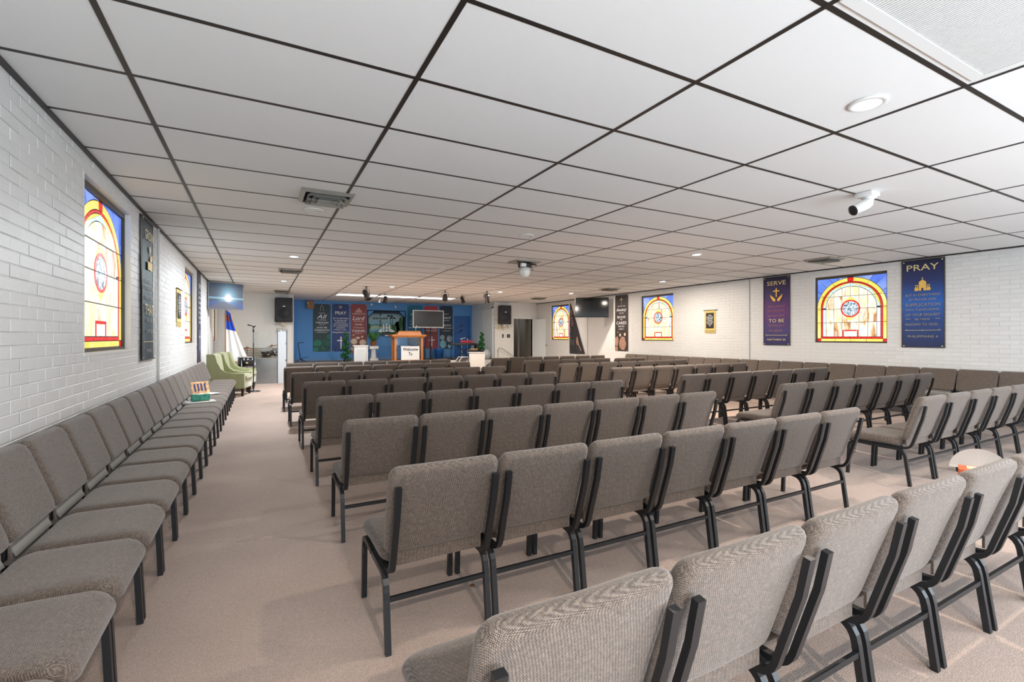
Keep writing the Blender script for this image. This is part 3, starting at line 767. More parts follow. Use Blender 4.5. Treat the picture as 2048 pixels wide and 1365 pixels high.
# right wall PRAY
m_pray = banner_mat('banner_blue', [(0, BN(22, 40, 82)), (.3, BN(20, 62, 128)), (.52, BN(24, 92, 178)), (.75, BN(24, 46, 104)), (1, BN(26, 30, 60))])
w_, h_ = .60, 1.515
b1 = banner('blue banner reading PRAY with golden church, right of nearest right window', (XR, 4.12, 1.12), -PI/2, w_, h_, m_pray, [
 ('PRAY', .875, .15, .74, GOLD), ('BUT IN EVERYTHING', .585, .055, .80, GOLDD), ('BY PRAYER AND', .535, .05, .62, GOLDD), ('SUPPLICATION', .47, .075, .80, GOLDD),
 ('WITH THANKSGIVING,', .42, .05, .80, GOLDD), ('LET YOUR REQUEST', .36, .06, .80, GOLDD), ('BE MADE', .312, .045, .34, GOLDD), ('KNOWN TO GOD...', .25, .06, .80, GOLDD), ('PHILIPPIANS 4', .115, .055, .70, GOLDD)], group='dark scripture banners with golden print')
cx = w_/2; z0 = h_*.645
GOLDY = mat('amber_print', srgb(232, 186, 84), .5)
shape(b1, [[(cx-.05, z0), (cx+.05, z0), (cx+.05, z0+.15), (cx-.05, z0+.15)], [(cx-.05, z0+.15), (cx+.05, z0+.15), (cx, z0+.19)], [(cx-.11, z0), (cx-.055, z0), (cx-.055, z0+.04), (cx-.11, z0+.05)], [(cx+.055, z0), (cx+.11, z0), (cx+.11, z0+.05), (cx+.055, z0+.04)],
  [(cx-.10, z0+.05), (cx-.06, z0+.045), (cx-.06, z0+.10), (cx-.10, z0+.10)], [(cx+.06, z0+.045), (cx+.10, z0+.05), (cx+.10, z0+.10), (cx+.06, z0+.10)]], GOLDY)
shape(b1, cross_poly(cx, z0+.205, .03, .045, .007) + [circ(cx, z0+.11, .012)], GOLD, dy=-.001)
shape(b1, [[(cx-.014, z0), (cx+.014, z0), (cx+.014, z0+.045), (cx-.014, z0+.045)], circ(cx-.08, z0+.075, .012), circ(cx+.08, z0+.075, .012)], mat('banner_dark_print', srgb(24, 40, 86), .6), dy=-.0015)
shape(b1, [[(.05, h_*.195), (w_-.05, h_*.195), (w_-.05, h_*.199), (.05, h_*.199)], [(.05, h_*.193), (.08, h_*.197), (.08, h_*.21)], [(w_-.05, h_*.193), (w_-.08, h_*.21), (w_-.08, h_*.197)], circ(cx, h_*.197, .012, 6)], GOLD)
shape(b1, [[(.06, h_*.325), (.13, h_*.322), (.13, h_*.328), (.06, h_*.331)], [(w_-.06, h_*.325), (w_-.13, h_*.322), (w_-.13, h_*.328), (w_-.06, h_*.331)]], GOLDD)
# SERVE
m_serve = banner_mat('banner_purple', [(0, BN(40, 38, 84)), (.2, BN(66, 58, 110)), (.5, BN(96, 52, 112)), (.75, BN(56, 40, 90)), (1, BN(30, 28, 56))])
PINK = mat('pink_print', srgb(168, 110, 110), .6)
b2 = banner('purple banner reading SERVE with cross between hands, left of nearest right window', (XR, 6.71, 1.12), -PI/2, .605, 1.51, m_serve, [
 ('SERVE', .875, .13, .70, GOLD), ('EVEN AS THE SON', .555, .05, .64, PINK), ('OF MAN CAME', .49, .045, .62, PINK), ('DID NOT COME', .415, .05, .62, PINK), ('TO BE', .335, .10, .58, GOLD), ('SERVED BUT', .275, .045, .62, PINK), ('TO SERVE...', .20, .05, .60, PINK), ('MATTHEW 20', .07, .055, .68, GOLD)], ph=2, amp=.006, group='dark scripture banners with golden print')
cx = .3025; z0 = 1.51*.66
shape(b2, cross_poly(cx, z0+.16, .14, .19, .026), GOLDY)
for q in (-1, 1): shape(b2, [[(cx+q*.02, z0-.03), (cx+q*.07, z0-.03), (cx+q*.13, z0+.06), (cx+q*.145, z0+.13), (cx+q*.11, z0+.09), (cx+q*.085, z0+.075), (cx+q*.05, z0+.045), (cx+q*.02, z0+.02)]], GOLDY)
shape(b2, [[(.05, 1.51*.145), (.555, 1.51*.145), (.555, 1.51*.15), (.05, 1.51*.15)], [(.05, .222), (.085, .205), (.085, .24)], [(.555, .222), (.52, .205), (.52, .24)]], GOLD)
# small plaques
def plaque(label, org, rz, w, h):
    t = thing('cloth_scroll', label, 'wall hanging', org, rz, 'small tapestry scrolls')
    YC = mat('yellow_fabric', srgb(206, 184, 108), .8, noise=.1, nscale=30)
    cloth(w, h-.09, .002, 6, 8).build('cloth', YC, t, True); t.children[0].location = (0, 0, .09)
    MB().bb(.05, w-.05, -.018, -.014, .14, h-.07).build('printed_panel', mat('dark_print', srgb(34, 26, 30), .6), t)
    MB().tube([(-.03, -.016, h-.005), (w+.06, -.016, h-.005)], .007, 8).build('rod', DWOOD, t, True)
    f = MB()
    for k in range(16): f.bb(w*(k+.2)/16, w*(k+.75)/16, -.014, -.010, random.uniform(0, .02), .092)
    f.build('fringe', YC, t)
    mb = MB()
    for k, (s_, wd) in enumerate((('THE', .3), ('LORD IS MY', .62), ('SHEPHERD', .55), ('I SHALL', .5), ('NOT WANT', .6), ('PSALM', .4), ('23', .15))):
        tmp = MB(); text_mb(tmp, s_, 0, 0, .045, 0)
        xs_ = [p[0] for p in tmp.v]; k2 = wd*w/(max(xs_)-min(xs_)); c_ = (max(xs_)+min(xs_))/2
        mb.add([(w/2+(p[0]-c_)*k2, -.0195, h-.15-k*(h-.30)/7+p[2]) for p in tmp.v], tmp.f)
    mb.build('lettering', PRW, t)
plaque('small black and yellow fringed scroll on right wall', (XR, 8.31, 1.38), -PI/2, .33, .60)
plaque('small black and yellow fringed scroll on left wall before second window', (XL, 8.66, 1.45), PI/2, .42, .60)
# Anxiety banner
m_anx = banner_mat('banner_brown', [(0, BN(52, 42, 40)), (1, BN(44, 34, 36))])
b3 = banner('dark brown banner reading Anxiety and CARES with brown rocks, right wall', (XR, 11.75, .86), -PI/2, .60, 1.76, m_anx, [
 ('CAST ALL YOUR', .79, .05, .60, PRW), ('Anxiety', .71, .14, .80, PRW, .35), ('ON HIM', .665, .05, .32, PRW), ('BECAUSE', .585, .10, .62, PRW), ('HE', .55, .05, .16, PRW), ('CARES', .475, .13, .78, PRW), ('FOR YOU', .425, .07, .46, PRW), ('1 PETER 5:7', .38, .05, .42, PRW)], trim=False, amp=.003, group='scripture banners printed with rocks')
ROCKB = mat('rock_print_brown', srgb(158, 122, 102), .7, noise=.25, nscale=9); ROCKW = mat('rock_print_cream', srgb(214, 196, 172), .7, noise=.15, nscale=12)
shape(b3, [blob(.09, .30, .088, .17, 1), blob(.36, .24, .16, .23, 2), blob(.08, .07, .075, .068, 4)], ROCKB, 'printed_rocks')
shape(b3, [blob(.245, .50, .04, .05, 5), blob(.46, .52, .045, .05, 6), blob(.14, .59, .015, .022, 7)], ROCKW, 'printed_rocks')
shape(b3, cross_poly(.3, 1.56, .16, .24, .01) + [circ(.3, 1.62, .03)], GOLD)
# folded dark banner hanging by one corner
t = thing('wall_banner', 'black banner hanging crookedly by one corner beside the right television', 'banner', (XR, 14.24, .70), -PI/2, 'dark banner fallen from its hooks'); t['_yo'] = -.05
vs = []; fs = []; nz = 20; nx = 8
for j in range(nz+1):
    v = j/nz; wrow = .90*(1-v)**.95+.03
    for i in range(nx+1):
        u = i/nx; vs.append((wrow*u, -.012-.03*(1-v)*(.5+.5*math.sin(u*14+v*3))-.02*math.sin(u*PI)*(1-v), 1.81*v - .0*u + .03*u*(v)))
for j in range(nz):
    for i in range(nx): a = j*(nx+1)+i; fs.append((a, a+1, a+nx+2, a+nx+1))
n = len(vs); vs += [(x, y+.004, z) for x, y, z in vs]; fs += [tuple(n+k for k in f[::-1]) for f in fs]
m = MB(); m.add(vs, fs); m.build('cloth', mat('charcoal_cloth', srgb(46, 46, 50), .7, noise=.1, nscale=8), t, True)
mb = MB()
for k, s_ in enumerate(('THE', 'WAY', 'GOD', 'HAS', 'FOR', 'YOU')):
    pass
MXY = Matrix.Translation((.13, -.062, 1.28)) @ Matrix.Rotation(math.radians(80), 4, 'Y')
tmp = MB(); text_mb(tmp, 'MY GOD', 0, 0, .15, 0); mb.add(tmp.v, tmp.f, MXY); mb.build('lettering', mat('salmon_print', srgb(190, 130, 120), .6), t)
mb = MB()
for dx, dz, s_ in ((.07, .86, 'TRUST'), (.10, .50, 'ALL WAYS'), (.25, .40, 'HEART')):
    tmp = MB(); text_mb(tmp, s_, 0, 0, .07, 0); mb.add(tmp.v, tmp.f, Matrix.Translation((dx, -.064, dz)) @ Matrix.Rotation(math.radians(80), 4, 'Y'))
mb.build('lettering', GOLDD, t)
m = MB(); m.prism([(.45, .45), (.50, .62), (.55, .58), (.62, .36), (.78, .12), (.74, .10), (.6, .30), (.5, .32)], -.066, -.064); m.build('printed_branch', ROCKB, t)

# left wall banners
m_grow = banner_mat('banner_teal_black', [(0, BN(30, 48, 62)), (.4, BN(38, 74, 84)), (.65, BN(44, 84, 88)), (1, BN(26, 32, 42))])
b4 = banner('dark green banner reading GROW between first window and conduit, left wall', (XL, 6.22, 1.05), PI/2, .69, 1.56, m_grow, [
 ('GROW', .85, .15, .66, GOLD), ('BUT GROW IN', .545, .06, .5, GOLDD), ('THE GRACE AND', .50, .06, .62, GOLDD), ('KNOWLEDGE', .43, .06, .6, GOLDD), ('THAT', .32, .17, .62, GOLD), ('OUR LORD', .27, .06, .4, GOLDD), ('2 PETER', .19, .06, .5, GOLDD), ('PETER 3', .055, .05, .4, GOLDD)], amp=.009, ph=1, group='dark scripture banners with golden print')
shape(b4, [[(.26, 1.0), (.50, 1.0), (.50, 1.09), (.26, 1.09)], [(.38, 1.10), (.44, 1.17), (.52, 1.18), (.47, 1.10)], [(.37, 1.10), (.39, 1.10), (.39, 1.20), (.37, 1.20)]], GOLDY)
shape(b4, [circ(.38, 1.23, .04)], GOLD); shape(b4, [[(.06, .2), (.63, .2), (.63, .207), (.06, .207)]], GOLD)
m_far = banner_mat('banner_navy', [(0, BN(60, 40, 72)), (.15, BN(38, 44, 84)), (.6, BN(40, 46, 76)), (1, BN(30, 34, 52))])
b5 = banner('tall narrow navy banner with cross beside second left window', (XL, 11.31, .78), PI/2, .60, 1.85, m_far, [
 ('PRAY', .82, .14, .62, PRW), ('BUT IN', .76, .07, .5, PRW), ('EVERYTHING', .70, .08, .72, PRW), ('BY PRAYER', .645, .08, .66, PRW), ('SUPPLICATION', .59, .08, .72, PRW), ('WITH THANKS', .535, .08, .7, PRW), ('YOUR REQUESTS', .48, .08, .7, PRW), ('KNOWN', .43, .08, .5, PRW)], amp=.004, trim=False, ph=3, group='tall scripture banners')
shape(b5, cross_poly(.3, .45, .16, .42, .03), PRW, 'printed_cross')

# stage back wall banners
def sbanner(x0, x1, z0, z1, mt, lines, label, ph=0): return banner(label, (x0, YS, z0), 0, x1-x0, z1-z0, mt, lines, trim=False, amp=.003, ph=ph, group='scripture banners on the blue stage wall')
s1 = sbanner(1.715, 2.325, .752, 2.53, banner_mat('bs_green', [(0, BN(32, 64, 66)), (1, BN(36, 56, 66))]), [('I CAN DO', .80, .05, .34, PRW), ('All', .695, .22, .60, PRW, .35), ('THINGS', .655, .05, .5, PRW), ('THROUGH', .59, .10, .72, PRW), ('CHRIST WHO', .555, .04, .36, PRW), ('GIVES ME', .49, .08, .6, PRW), ('STRENGTH', .43, .10, .84, PRW), ('PHILIPPIANS 4:13', .395, .04, .6, PRW)], 'dark green banner reading All and STRENGTH with green rocks, stage wall')
G1 = mat('rock_print_green', srgb(30, 118, 92), .6, noise=.3, nscale=10); G2 = mat('rock_print_dark_green', srgb(32, 92, 76), .6, noise=.3, nscale=10)
shape(s1, [blob(.16, .32, .16, .13, 11), blob(.10, .09, .11, .085, 12)], G1, 'printed_rocks'); shape(s1, [blob(.48, .30, .12, .14, 13), blob(.38, .12, .13, .11, 14), blob(.54, .55, .07, .10, 15), blob(.38, .42, .06, .06, 16), blob(.26, .56, .02, .03, 17)], G2, 'printed_rocks')
shape(s1, [[(.24, 1.52), (.26, 1.52), (.27, 1.66), (.305, 1.72), (.34, 1.66), (.35, 1.52), (.37, 1.52), (.36, 1.68), (.305, 1.76), (.25, 1.68)]], GOLDD)
s2 = sbanner(2.378, 3.0, .751, 2.551, banner_mat('bs_navy', [(0, BN(34, 62, 120)), (1, BN(32, 54, 108))]), [('PRAY', .78, .17, .64, PRW), ('BUT IN EVERYTHING', .685, .065, .88, PRW), ('BY PRAYER AND', .64, .06, .7, PRW), ('SUPPLICATION', .605, .055, .6, PRW), ('WITH THANKSGIVING', .565, .06, .84, PRW), ('LET YOUR REQUESTS', .525, .06, .84, PRW), ('BE MADE', .487, .05, .5, PRW), ('KNOWN TO GOD...', .445, .06, .74, PRW), ('PHILIPPIANS 4', .385, .08, .92, PRW)], 'navy banner reading PRAY with white cross, stage wall', 1)
shape(s2, cross_poly(.32, .33, .28, .46, .045), PRW, 'printed_cross'); shape(s2, [blob(.30, 1.68, .07, .06, 21, 9)], GOLDD)
s3 = sbanner(3.046, 3.653, .664, 2.573, banner_mat('bs_red', [(0, BN(128, 60, 58)), (1, BN(140, 62, 60))]), [('SURRENDER TO THE', .79, .06, .8, PRW), ('Lord', .675, .22, .76, PRW, .35), ('AND DWELL IN', .64, .045, .6, PRW), ('GOOD', .57, .09, .46, PRW), ('HIS LOVE ENDURES', .51, .045, .64, PRW), ('FOREVER', .435, .11, .78, PRW), ('PSALM 107:1', .40, .04, .4, PRW)], 'red banner reading Lord and FOREVER with cream rocks, stage wall', 2)
shape(s3, [blob(.13, .46, .13, .12, 31), blob(.46, .42, .14, .12, 32), blob(.16, .18, .15, .12, 36)], ROCKW, 'printed_rocks'); shape(s3, [blob(.27, .60, .08, .05, 33), blob(.43, .64, .045, .045, 34), blob(.11, .71, .03, .03, 35)], ROCKW, 'printed_rocks')
shape(s3, [[(.16, 1.58), (.45, 1.58), (.40, 1.66), (.34, 1.72), (.305, 1.78), (.27, 1.72), (.21, 1.66)]], mat('pale_red_print', srgb(196, 150, 140), .6))
s4 = sbanner(5.263, 5.89, .812, 2.585, banner_mat('bs_teal', [(0, BN(30, 70, 110)), (1, BN(20, 112, 136))]), [('God', .76, .16, .6, PRW), ('is my', .68, .09, .5, PRW, .3), ('refuge', .62, .09, .7, PRW, .3), ('and my', .56, .08, .66, PRW, .3), ('HELP IN TROUBLE', .475, .08, .86, PRW)], 'teal banner half hidden behind the stage television', 0)
s5 = sbanner(5.954, 6.558, .804, 2.586, banner_mat('bs_crimson', [(0, BN(150, 50, 66)), (.35, BN(120, 56, 60)), (1, BN(188, 62, 76))]), [('HALLELUJAH', .80, .06, .6, PRW), ('IN THE LORD', .47, .07, .8, PRW), ('FOR EVER', .41, .08, .8, PRW)], 'crimson banner behind the television stand posts', 1)
shape(s5, cross_poly(.33, .28, .26, .48, .03), PRW, 'printed_cross')
s6 = sbanner(6.624, 7.202, .797, 2.607, banner_mat('bs_slate', [(0, BN(30, 56, 70)), (1, BN(36, 50, 64))]), [('WALK BY', .80, .05, .4, PRW), ('Guard', .70, .16, .7, PRW, .35), ('YOUR HEART', .65, .05, .5, PRW), ('FAITH', .52, .13, .7, PRW), ('NOT BY SIGHT', .465, .07, .86, PRW), ('2 CORINTHIANS', .41, .045, .6, PRW)], 'dark slate banner with pale blue agate stones, stage wall', 2)
AG = mat('agate_print', srgb(120, 178, 196), .5, noise=.35, nscale=7); AG2 = mat('agate_print_grey', srgb(140, 160, 170), .5, noise=.3, nscale=7)
shape(s6, [blob(.15, .20, .15, .17, 41), blob(.44, .12, .09, .10, 42)], AG, 'printed_stones'); shape(s6, [blob(.12, .48, .11, .11, 43), blob(.44, .42, .13, .16, 44)], AG2, 'printed_stones')

# ------------------------------------------------------------------ alcove with painting, cross and ship
a = D.objects.new('alcove', None); COL.objects.link(a); a.location = (AX0, YS, AZ0); a['kind'] = 'structure'
aw, ah, ad = AX1-AX0, AZ1-AZ0, .42
def pic():
    m = D.materials.new('landscape_painting'); m.use_nodes = True; N = m.node_tree.nodes; L = m.node_tree.links; b = N['Principled BSDF']
    tc = N.new('ShaderNodeTexCoord'); sp = N.new('ShaderNodeSeparateXYZ'); L.new(tc.outputs['Generated'], sp.inputs[0])
    n = N.new('ShaderNodeTexNoise'); n.inputs['Scale'].default_value = 4; L.new(tc.outputs['Generated'], n.inputs[0])
    ma = N.new('ShaderNodeMath'); ma.operation = 'MULTIPLY_ADD'; ma.inputs[1].default_value = .14; L.new(n.outputs[0], ma.inputs[0]); L.new(sp.outputs['Z'], ma.inputs[2])
    cr = N.new('ShaderNodeValToRGB'); e = cr.color_ramp.elements
    while len(e) > 1: e.remove(e[-1])
    st = [(0, srgb(40, 92, 110)), (.22, srgb(70, 150, 180)), (.36, srgb(150, 196, 200)), (.44, srgb(190, 200, 150)), (.50, srgb(60, 120, 150)), (.56, srgb(130, 186, 206)), (.8, srgb(176, 208, 214)), (1, srgb(150, 192, 206))]
    e[0].position, e[0].color = st[0]
    for p, c in st[1:]: q = e.new(p); q.color = c
    L.new(ma.outputs[0], cr.inputs[0]); L.new(cr.outputs[0], b.inputs['Base Color']); b.inputs['Roughness'].default_value = .6; return m
MB().bb(0, aw, ad-.02, ad, 0, ah).build('painted_backdrop', pic(), a)
m = MB(); m.bb(-.03, 0, 0, ad, -.03, ah+.03); m.bb(aw, aw+.03, 0, ad, -.03, ah+.03); m.bb(-.03, aw+.03, 0, ad, ah, ah+.03); m.build('lining', mat('alcove_dark', srgb(26, 44, 58), .7), a)
MB().bb(-.06, aw+.06, -.06, ad, -.035, 0).build('ledge', mat('ledge_blue', srgb(84, 134, 186), .5), a)
m = MB()   # black arch border
o_ = [(0, 0), (0, ah-.26), (.26, ah), (aw-.26, ah), (aw, ah-.26), (aw, 0)]
for i in range(5):
    p, q = Vector((o_[i][0], 0, o_[i][1])), Vector((o_[i+1][0], 0, o_[i+1][1])); m.tube([p, q], .016, 6)
m.build('arch_border', BLACKP, a)
MB().bb(.22, aw-.22, .0, .1, ah-.09, ah-.0).build('valance', mat('alcove_dark', srgb(26, 44, 58), .7), a)
PG = mat('painted_green', srgb(60, 112, 62), .7, noise=.4, nscale=12); PB = mat('painted_trunk', srgb(34, 46, 40), .7)
m = MB(); y = ad-.025
for k, (x, z, rx, rz_) in enumerate(((1.28, .32, .15, .30), (1.12, .24, .12, .22), (1.38, .5, .07, .3), (.10, .36, .09, .14), (.05, .18, .10, .10), (1.0, .13, .25, .07))): m.prism(blob(x, z, rx, rz_, 50+k), y-.001*k, y)
m.build('painted_trees', PG, a)
m = MB()
for x0, x1, zt in ((1.0, .95, .80), (1.03, 1.06, .72)):
    m.prism([(x0-.012, .2), (x0+.012, .2), (x1+.008, zt), (x1-.008, zt)], y-.008, y-.006)
    for k in range(9):
        an = PI*k/8; m.prism([(x1, zt-.01), (x1+.10*math.cos(an), zt+.05*math.sin(an)+.01), (x1+.14*math.cos(an), zt+.03*math.sin(an)-.04)], y-.009, y-.007)
m.build('painted_palms', PB, a)
# blue panel doors under ledge
for k in range(2):
    t = MB(); x = AX0+.30+k*.55
    for a2 in ((x, x+.5, 0, .03), (x, x+.5, .72, .75), (x, x+.03, .03, .72), (x+.47, x+.5, .03, .72)): t.bb(a2[0], a2[1], YS-.012, YS, .52+a2[2], .52+a2[3])
    t.build('trim_%d' % (8+k), mat('panel_blue', srgb(92, 142, 194), .5), kind='structure')
# blue door at right of stage
t = MB(); t.bb(7.28, 8.02, YS-.03, YS, .42, 2.2); t.build('door_3', BLUED, kind='structure')
# ornate hanging cross
t = thing('ornate_cross', 'black filigree iron cross hanging in the painted alcove', 'cross', (4.19, YS+.05, 1.70))
m = MB(); m.bb(-.012, .012, -.008, .008, 0, .60); m.bb(-.28, .28, -.008, .008, .33, .355); m.build('bars', BLACKM, t)
m = MB()
for cx_, cz_ in ((-.25, .343), (-.13, .343), (.13, .343), (.25, .343), (0, .50), (0, .2), (0, .05)):
    pts = [(cx_+.05*math.cos(q*PI/4), 0, cz_+.04*math.sin(q*PI/4)) for q in range(9)]; m.tube(pts, .008, 5)
    m.box((cx_, 0, cz_), (.03, .014, .03), None)
m.build('filigree', BLACKM, t)
# model ship
t = thing('model_ship', 'model sailing ship with white sails on blue ledge', 'model ship', (4.42, YS+.02, AZ0))
HULL = mat('dark_hull', srgb(26, 24, 30), .3)
m = MB(); prof = [(-.26, .13), (-.24, .07), (-.17, .035), (.12, .035), (.22, .075), (.30, .15), (.2, .115), (-.1, .105)]
m.prism(prof, -.05, .05); m.build('hull', HULL, t)
MB().box((0, 0, .0175), (.14, .08, .035)).build('stand', WHITEP, t)
for x, zt in ((-.12, .46), (.0, .56), (.12, .48)): MB().tube([(x, 0, .1), (x, 0, zt)], .006, 6).build('mast', HULL, t)
SAIL = mat('sail_cloth', srgb(226, 232, 236), .7)
for x, zz, w2 in ((-.12, .16, .08), (-.12, .27, .065), (-.12, .37, .05), (0, .16, .09), (0, .28, .075), (0, .40, .06), (.12, .16, .08), (.12, .27, .065), (.12, .37, .05)):
    MB().prism([(x-w2/2, zz), (x+w2/2, zz), (x+w2*.42, zz+.085), (x-w2*.42, zz+.085)], -.03, -.022).build('sail', SAIL, t)
MB().prism([(-.34, .15), (-.17, .14), (-.19, .30)], -.004, .004).build('sail', SAIL, t); MB().prism([(.17, .14), (.36, .16), (.18, .28)], -.004, .004).build('sail', SAIL, t)
MB().tube([(.24, 0, .12), (.38, 0, .18)], .005, 6).build('bowsprit', HULL, t)
# small hooks and a dove-like white ornament lights near ceiling of stage wall
for k, (x, z) in enumerate(((3.82, 2.56), (4.75, 2.50))):
    t = thing('wall_hook_light', ['small white spot lamp right of the red stage banner', 'small white spot lamp above the alcove palms'][k], 'lamp', (x, YS, z))
    MB().lathe([(.02, 0), (.02, .03), (.04, .05), (.045, .09), (.03, .1)], 12, M=Matrix.Rotation(PI/2, 4, 'X')).build('lamp_head', WHITEP, t, True)
    MB().box((0, -.01, .04), (.03, .02, .05)).build('bracket', WHITEP, t)
# brown box near ceiling
t = thing('speaker_box', 'brown wooden box mounted under the ceiling left of green banner', 'box', (1.61, YS-.10, 2.34))
MB().box((0, 0, .14), (.24, .18, .28)).build('cabinet', mat('brown_box', srgb(150, 112, 72), .6, noise=.1), t); MB().box((-.09, -.093, .2), (.03, .008, .05)).build('label_plate', WHITEP, t)
MB().tube([(.08, -.09, .2), (.14, -.1, .24), (.16, -.07, .30)], .006, 6).build('wire', mat('beige_wire', srgb(190, 170, 130), .6), t)

# ------------------------------------------------------------------ stage furniture
SZ = .42
# pulpit
t = thing('pulpit', 'honey oak pulpit with acrylic front on the stage', 'pulpit', (4.735, 16.95, SZ))
def bx(name, mt, *a, parent=t, bv=0):
    o = MB().bb(*a).build(name, mt, parent)
    if bv: bevel(o, bv)
    return o
for x in (-.50, .47):
    for y in (-.16, .20): bx('post', WOODO, x-.04, x+.04, y-.035, y+.035, 0, .86, bv=.006)
bx('cornice', WOODO, -.60, .56, -.27, .30, .86, .90, bv=.008); bx('cornice', WOODO, -.64, .60, -.31, .33, .90, .965, bv=.012)
m = MB(); m.add([(-.46, -.26, .965), (.44, -.26, .965), (.44, .22, .965), (-.46, .22, .965), (-.36, -.20, 1.085), (.40, -.20, 1.085), (.40, .18, 1.0), (-.36, .18, 1.0)], [(0,1,2,3),(4,5,6,7),(0,1,5,4),(1,2,6,5),(2,3,7,6),(3,0,4,7)]); m.build('reading_desk', WOODO, t)
m = MB(); m.bb(-.40, .42, -.225, -.20, 1.075, 1.095); m.build('book_stop', WOODO, t)
bx('base', WOODO, -.56, .53, -.22, .26, 0, .05, bv=.006)
ACR = mat('acrylic', (.9, .95, .96, 1), .05, trans=1.0)
bx('acrylic_front', ACR, -.46, .43, -.165, -.157, .05, .86)
bx('shelf', WHITEP, -.30, .05, -.10, .15, .50, .56)
bx('side_panel', WOODO, -.515, -.49, -.125, .165, .05, .86); bx('side_panel', WOODO, .46, .485, -.125, .165, .05, .86)
t = thing('welcome_sign', 'white placard reading Welcome To on the pulpit front', 'sign', (4.765, 16.95-.215, SZ+.055))
MB().bb(-.335, .335, -.008, 0, 0, .49).build('board', WHITEP, t)
mb = MB()
for s_, z, wd, sz in (('Welcome', .33, .56, .15), ('To', .16, .14, .16)):
    tmp = MB(); text_mb(tmp, s_, 0, 0, sz, 0, bold=.03); xs_ = [p[0] for p in tmp.v]; k = wd/(max(xs_)-min(xs_)); c_ = (max(xs_)+min(xs_))/2
    mb.add([((p[0]-c_)*k, -.010, z+p[2]) for p in tmp.v], tmp.f); 
mb.build('lettering', mat('navy_print', srgb(28, 34, 62), .5), t)
t = thing('gooseneck_microphone', 'thin white gooseneck microphone rising from the pulpit', 'microphone', (5.02, 16.92, SZ+1.06))
MB().tube([(0, 0, 0), (0, 0, .14), (.01, -.01, .2), (.04, -.03, .25)], .009, 8).build('gooseneck', WHITEP, t, True)
MB().tube([(.04, -.03, .25), (.08, -.06, .265)], .014, 8).build('capsule', BLACKP, t, True)
# white podium left and topiary
t = thing('white_lectern', 'white painted lectern stand left of the column with fern', 'lectern', (3.085, 17.2, SZ))
b_ = MB().bb(-.20, .22, -.18, .2, 0, .52).build('body', WHITEP, t); bevel(b_, .006)
MB().bb(-.13, .15, -.19, -.18, .03, .46).build('front_panel', mat('panel_white', srgb(206, 212, 214), .5), t)
bevel(MB().bb(-.26, .26, -.22, .24, .56, .59).build('top', WHITEP, t), .008)
MB().bb(-.23, .24, -.2, .22, .52, .56).build('moulding', WHITEP, t)
for x in (-.21, .22): MB().lathe([(.02, 0), (.03, .05), (.018, .12), (.03, .3), (.018, .42), (.03, .5)], 10, c=(x, -.2, .0)).build('turned_post', WHITEP, t, True)
def topiary(loc, h, r, label):
    t = thing('spiral_topiary', label, 'plant', loc, 0, 'spiral topiaries')
    LEAF = mat('topiary_leaf', srgb(40, 104, 52), .7, noise=.5, nscale=40); random.seed(int(loc[0]*100))
    MB().lathe([(.06, 0), (.075, .02), (.08, .1), (.07, .11)], 14).build('pot', BLACKP, t, True)
    MB().tube([(0, 0, .1), (0, 0, h*.95)], .012, 6).build('trunk', DWOOD, t)
    m = MB(); n = 1500
    for i in range(n):
        s_ = i/n; an = s_*PI*2*3.4; rr = r*(1-.62*s_)
        cx_, cy_, cz_ = rr*.55*math.cos(an), rr*.5*math.sin(an), .1+s_*(h-.1)
        th, ph = random.uniform(0, 2*PI), random.uniform(-1, 1); q = rr*.55
        p = Vector((cx_+q*math.cos(th)*math.sqrt(1-ph*ph), cy_+q*math.sin(th)*math.sqrt(1-ph*ph), cz_+q*.75*ph))
        M = Matrix.Translation(p) @ Matrix.Rotation(random.uniform(0, 6), 4, 'Z') @ Matrix.Rotation(random.uniform(0, 3), 4, 'X')
        l = .05; m.add([(-l*.35, 0, 0), (0, -l*.5, .004), (l*.35, 0, 0), (0, l*.6, .004)], [(0, 1, 2, 3)], M)
    o = m.build('foliage', LEAF, t); o['kind'] = 'stuff'
    return t
topiary((2.60, 17.1, SZ), 1.02, .18, 'green spiral topiary on stage floor before navy banner')
# column with fern
t = thing('white_column', 'short white plaster column carrying a potted fern', 'pedestal', (3.70, 17.9, SZ))
bevel(MB().box((0, 0, .04), (.30, .30, .08)).build('plinth', WHITEP, t), .008)
MB().lathe([(.13, .08), (.14, .10), (.11, .14), (.10, .25), (.095, .40), (.11, .43)], 20).build('shaft', WHITEP, t, True)
bevel(MB().box((0, 0, .485), (.32, .32, .11)).build('capital', WHITEP, t), .015)
t = thing('potted_fern', 'bushy green fern in terracotta pot on the white column', 'plant', (3.70, 17.9, SZ+.54))
MB().lathe([(.08, 0), (.11, .15), (.12, .155), (.12, .18), (.10, .18)], 16).build('pot', mat('terracotta', srgb(176, 104, 48), .6), t, True)
FERN = mat('fern_leaf', srgb(84, 138, 62), .6, noise=.4, nscale=20); random.seed(5); m = MB()
for i in range(90):
    an = random.uniform(0, 2*PI); L_ = random.uniform(.18, .42); up = random.uniform(.02, .38); pts = []
    for k in range(7):
        s_ = k/6; pts.append(Vector((math.cos(an)*L_*s_, math.sin(an)*L_*s_, .17+up*math.sin(s_*2.4)*1.0)))
    for k in range(6):
        p, q = pts[k], pts[k+1]; sd = Vector((-math.sin(an), math.cos(an), 0)); w1 = .055*(1-k/7)
        m.add([p, p+sd*w1+(q-p)*.5, q, p-sd*w1+(q-p)*.5], [(0, 1, 2, 3)])
o = m.build('fronds', FERN, t); o['kind'] = 'stuff'
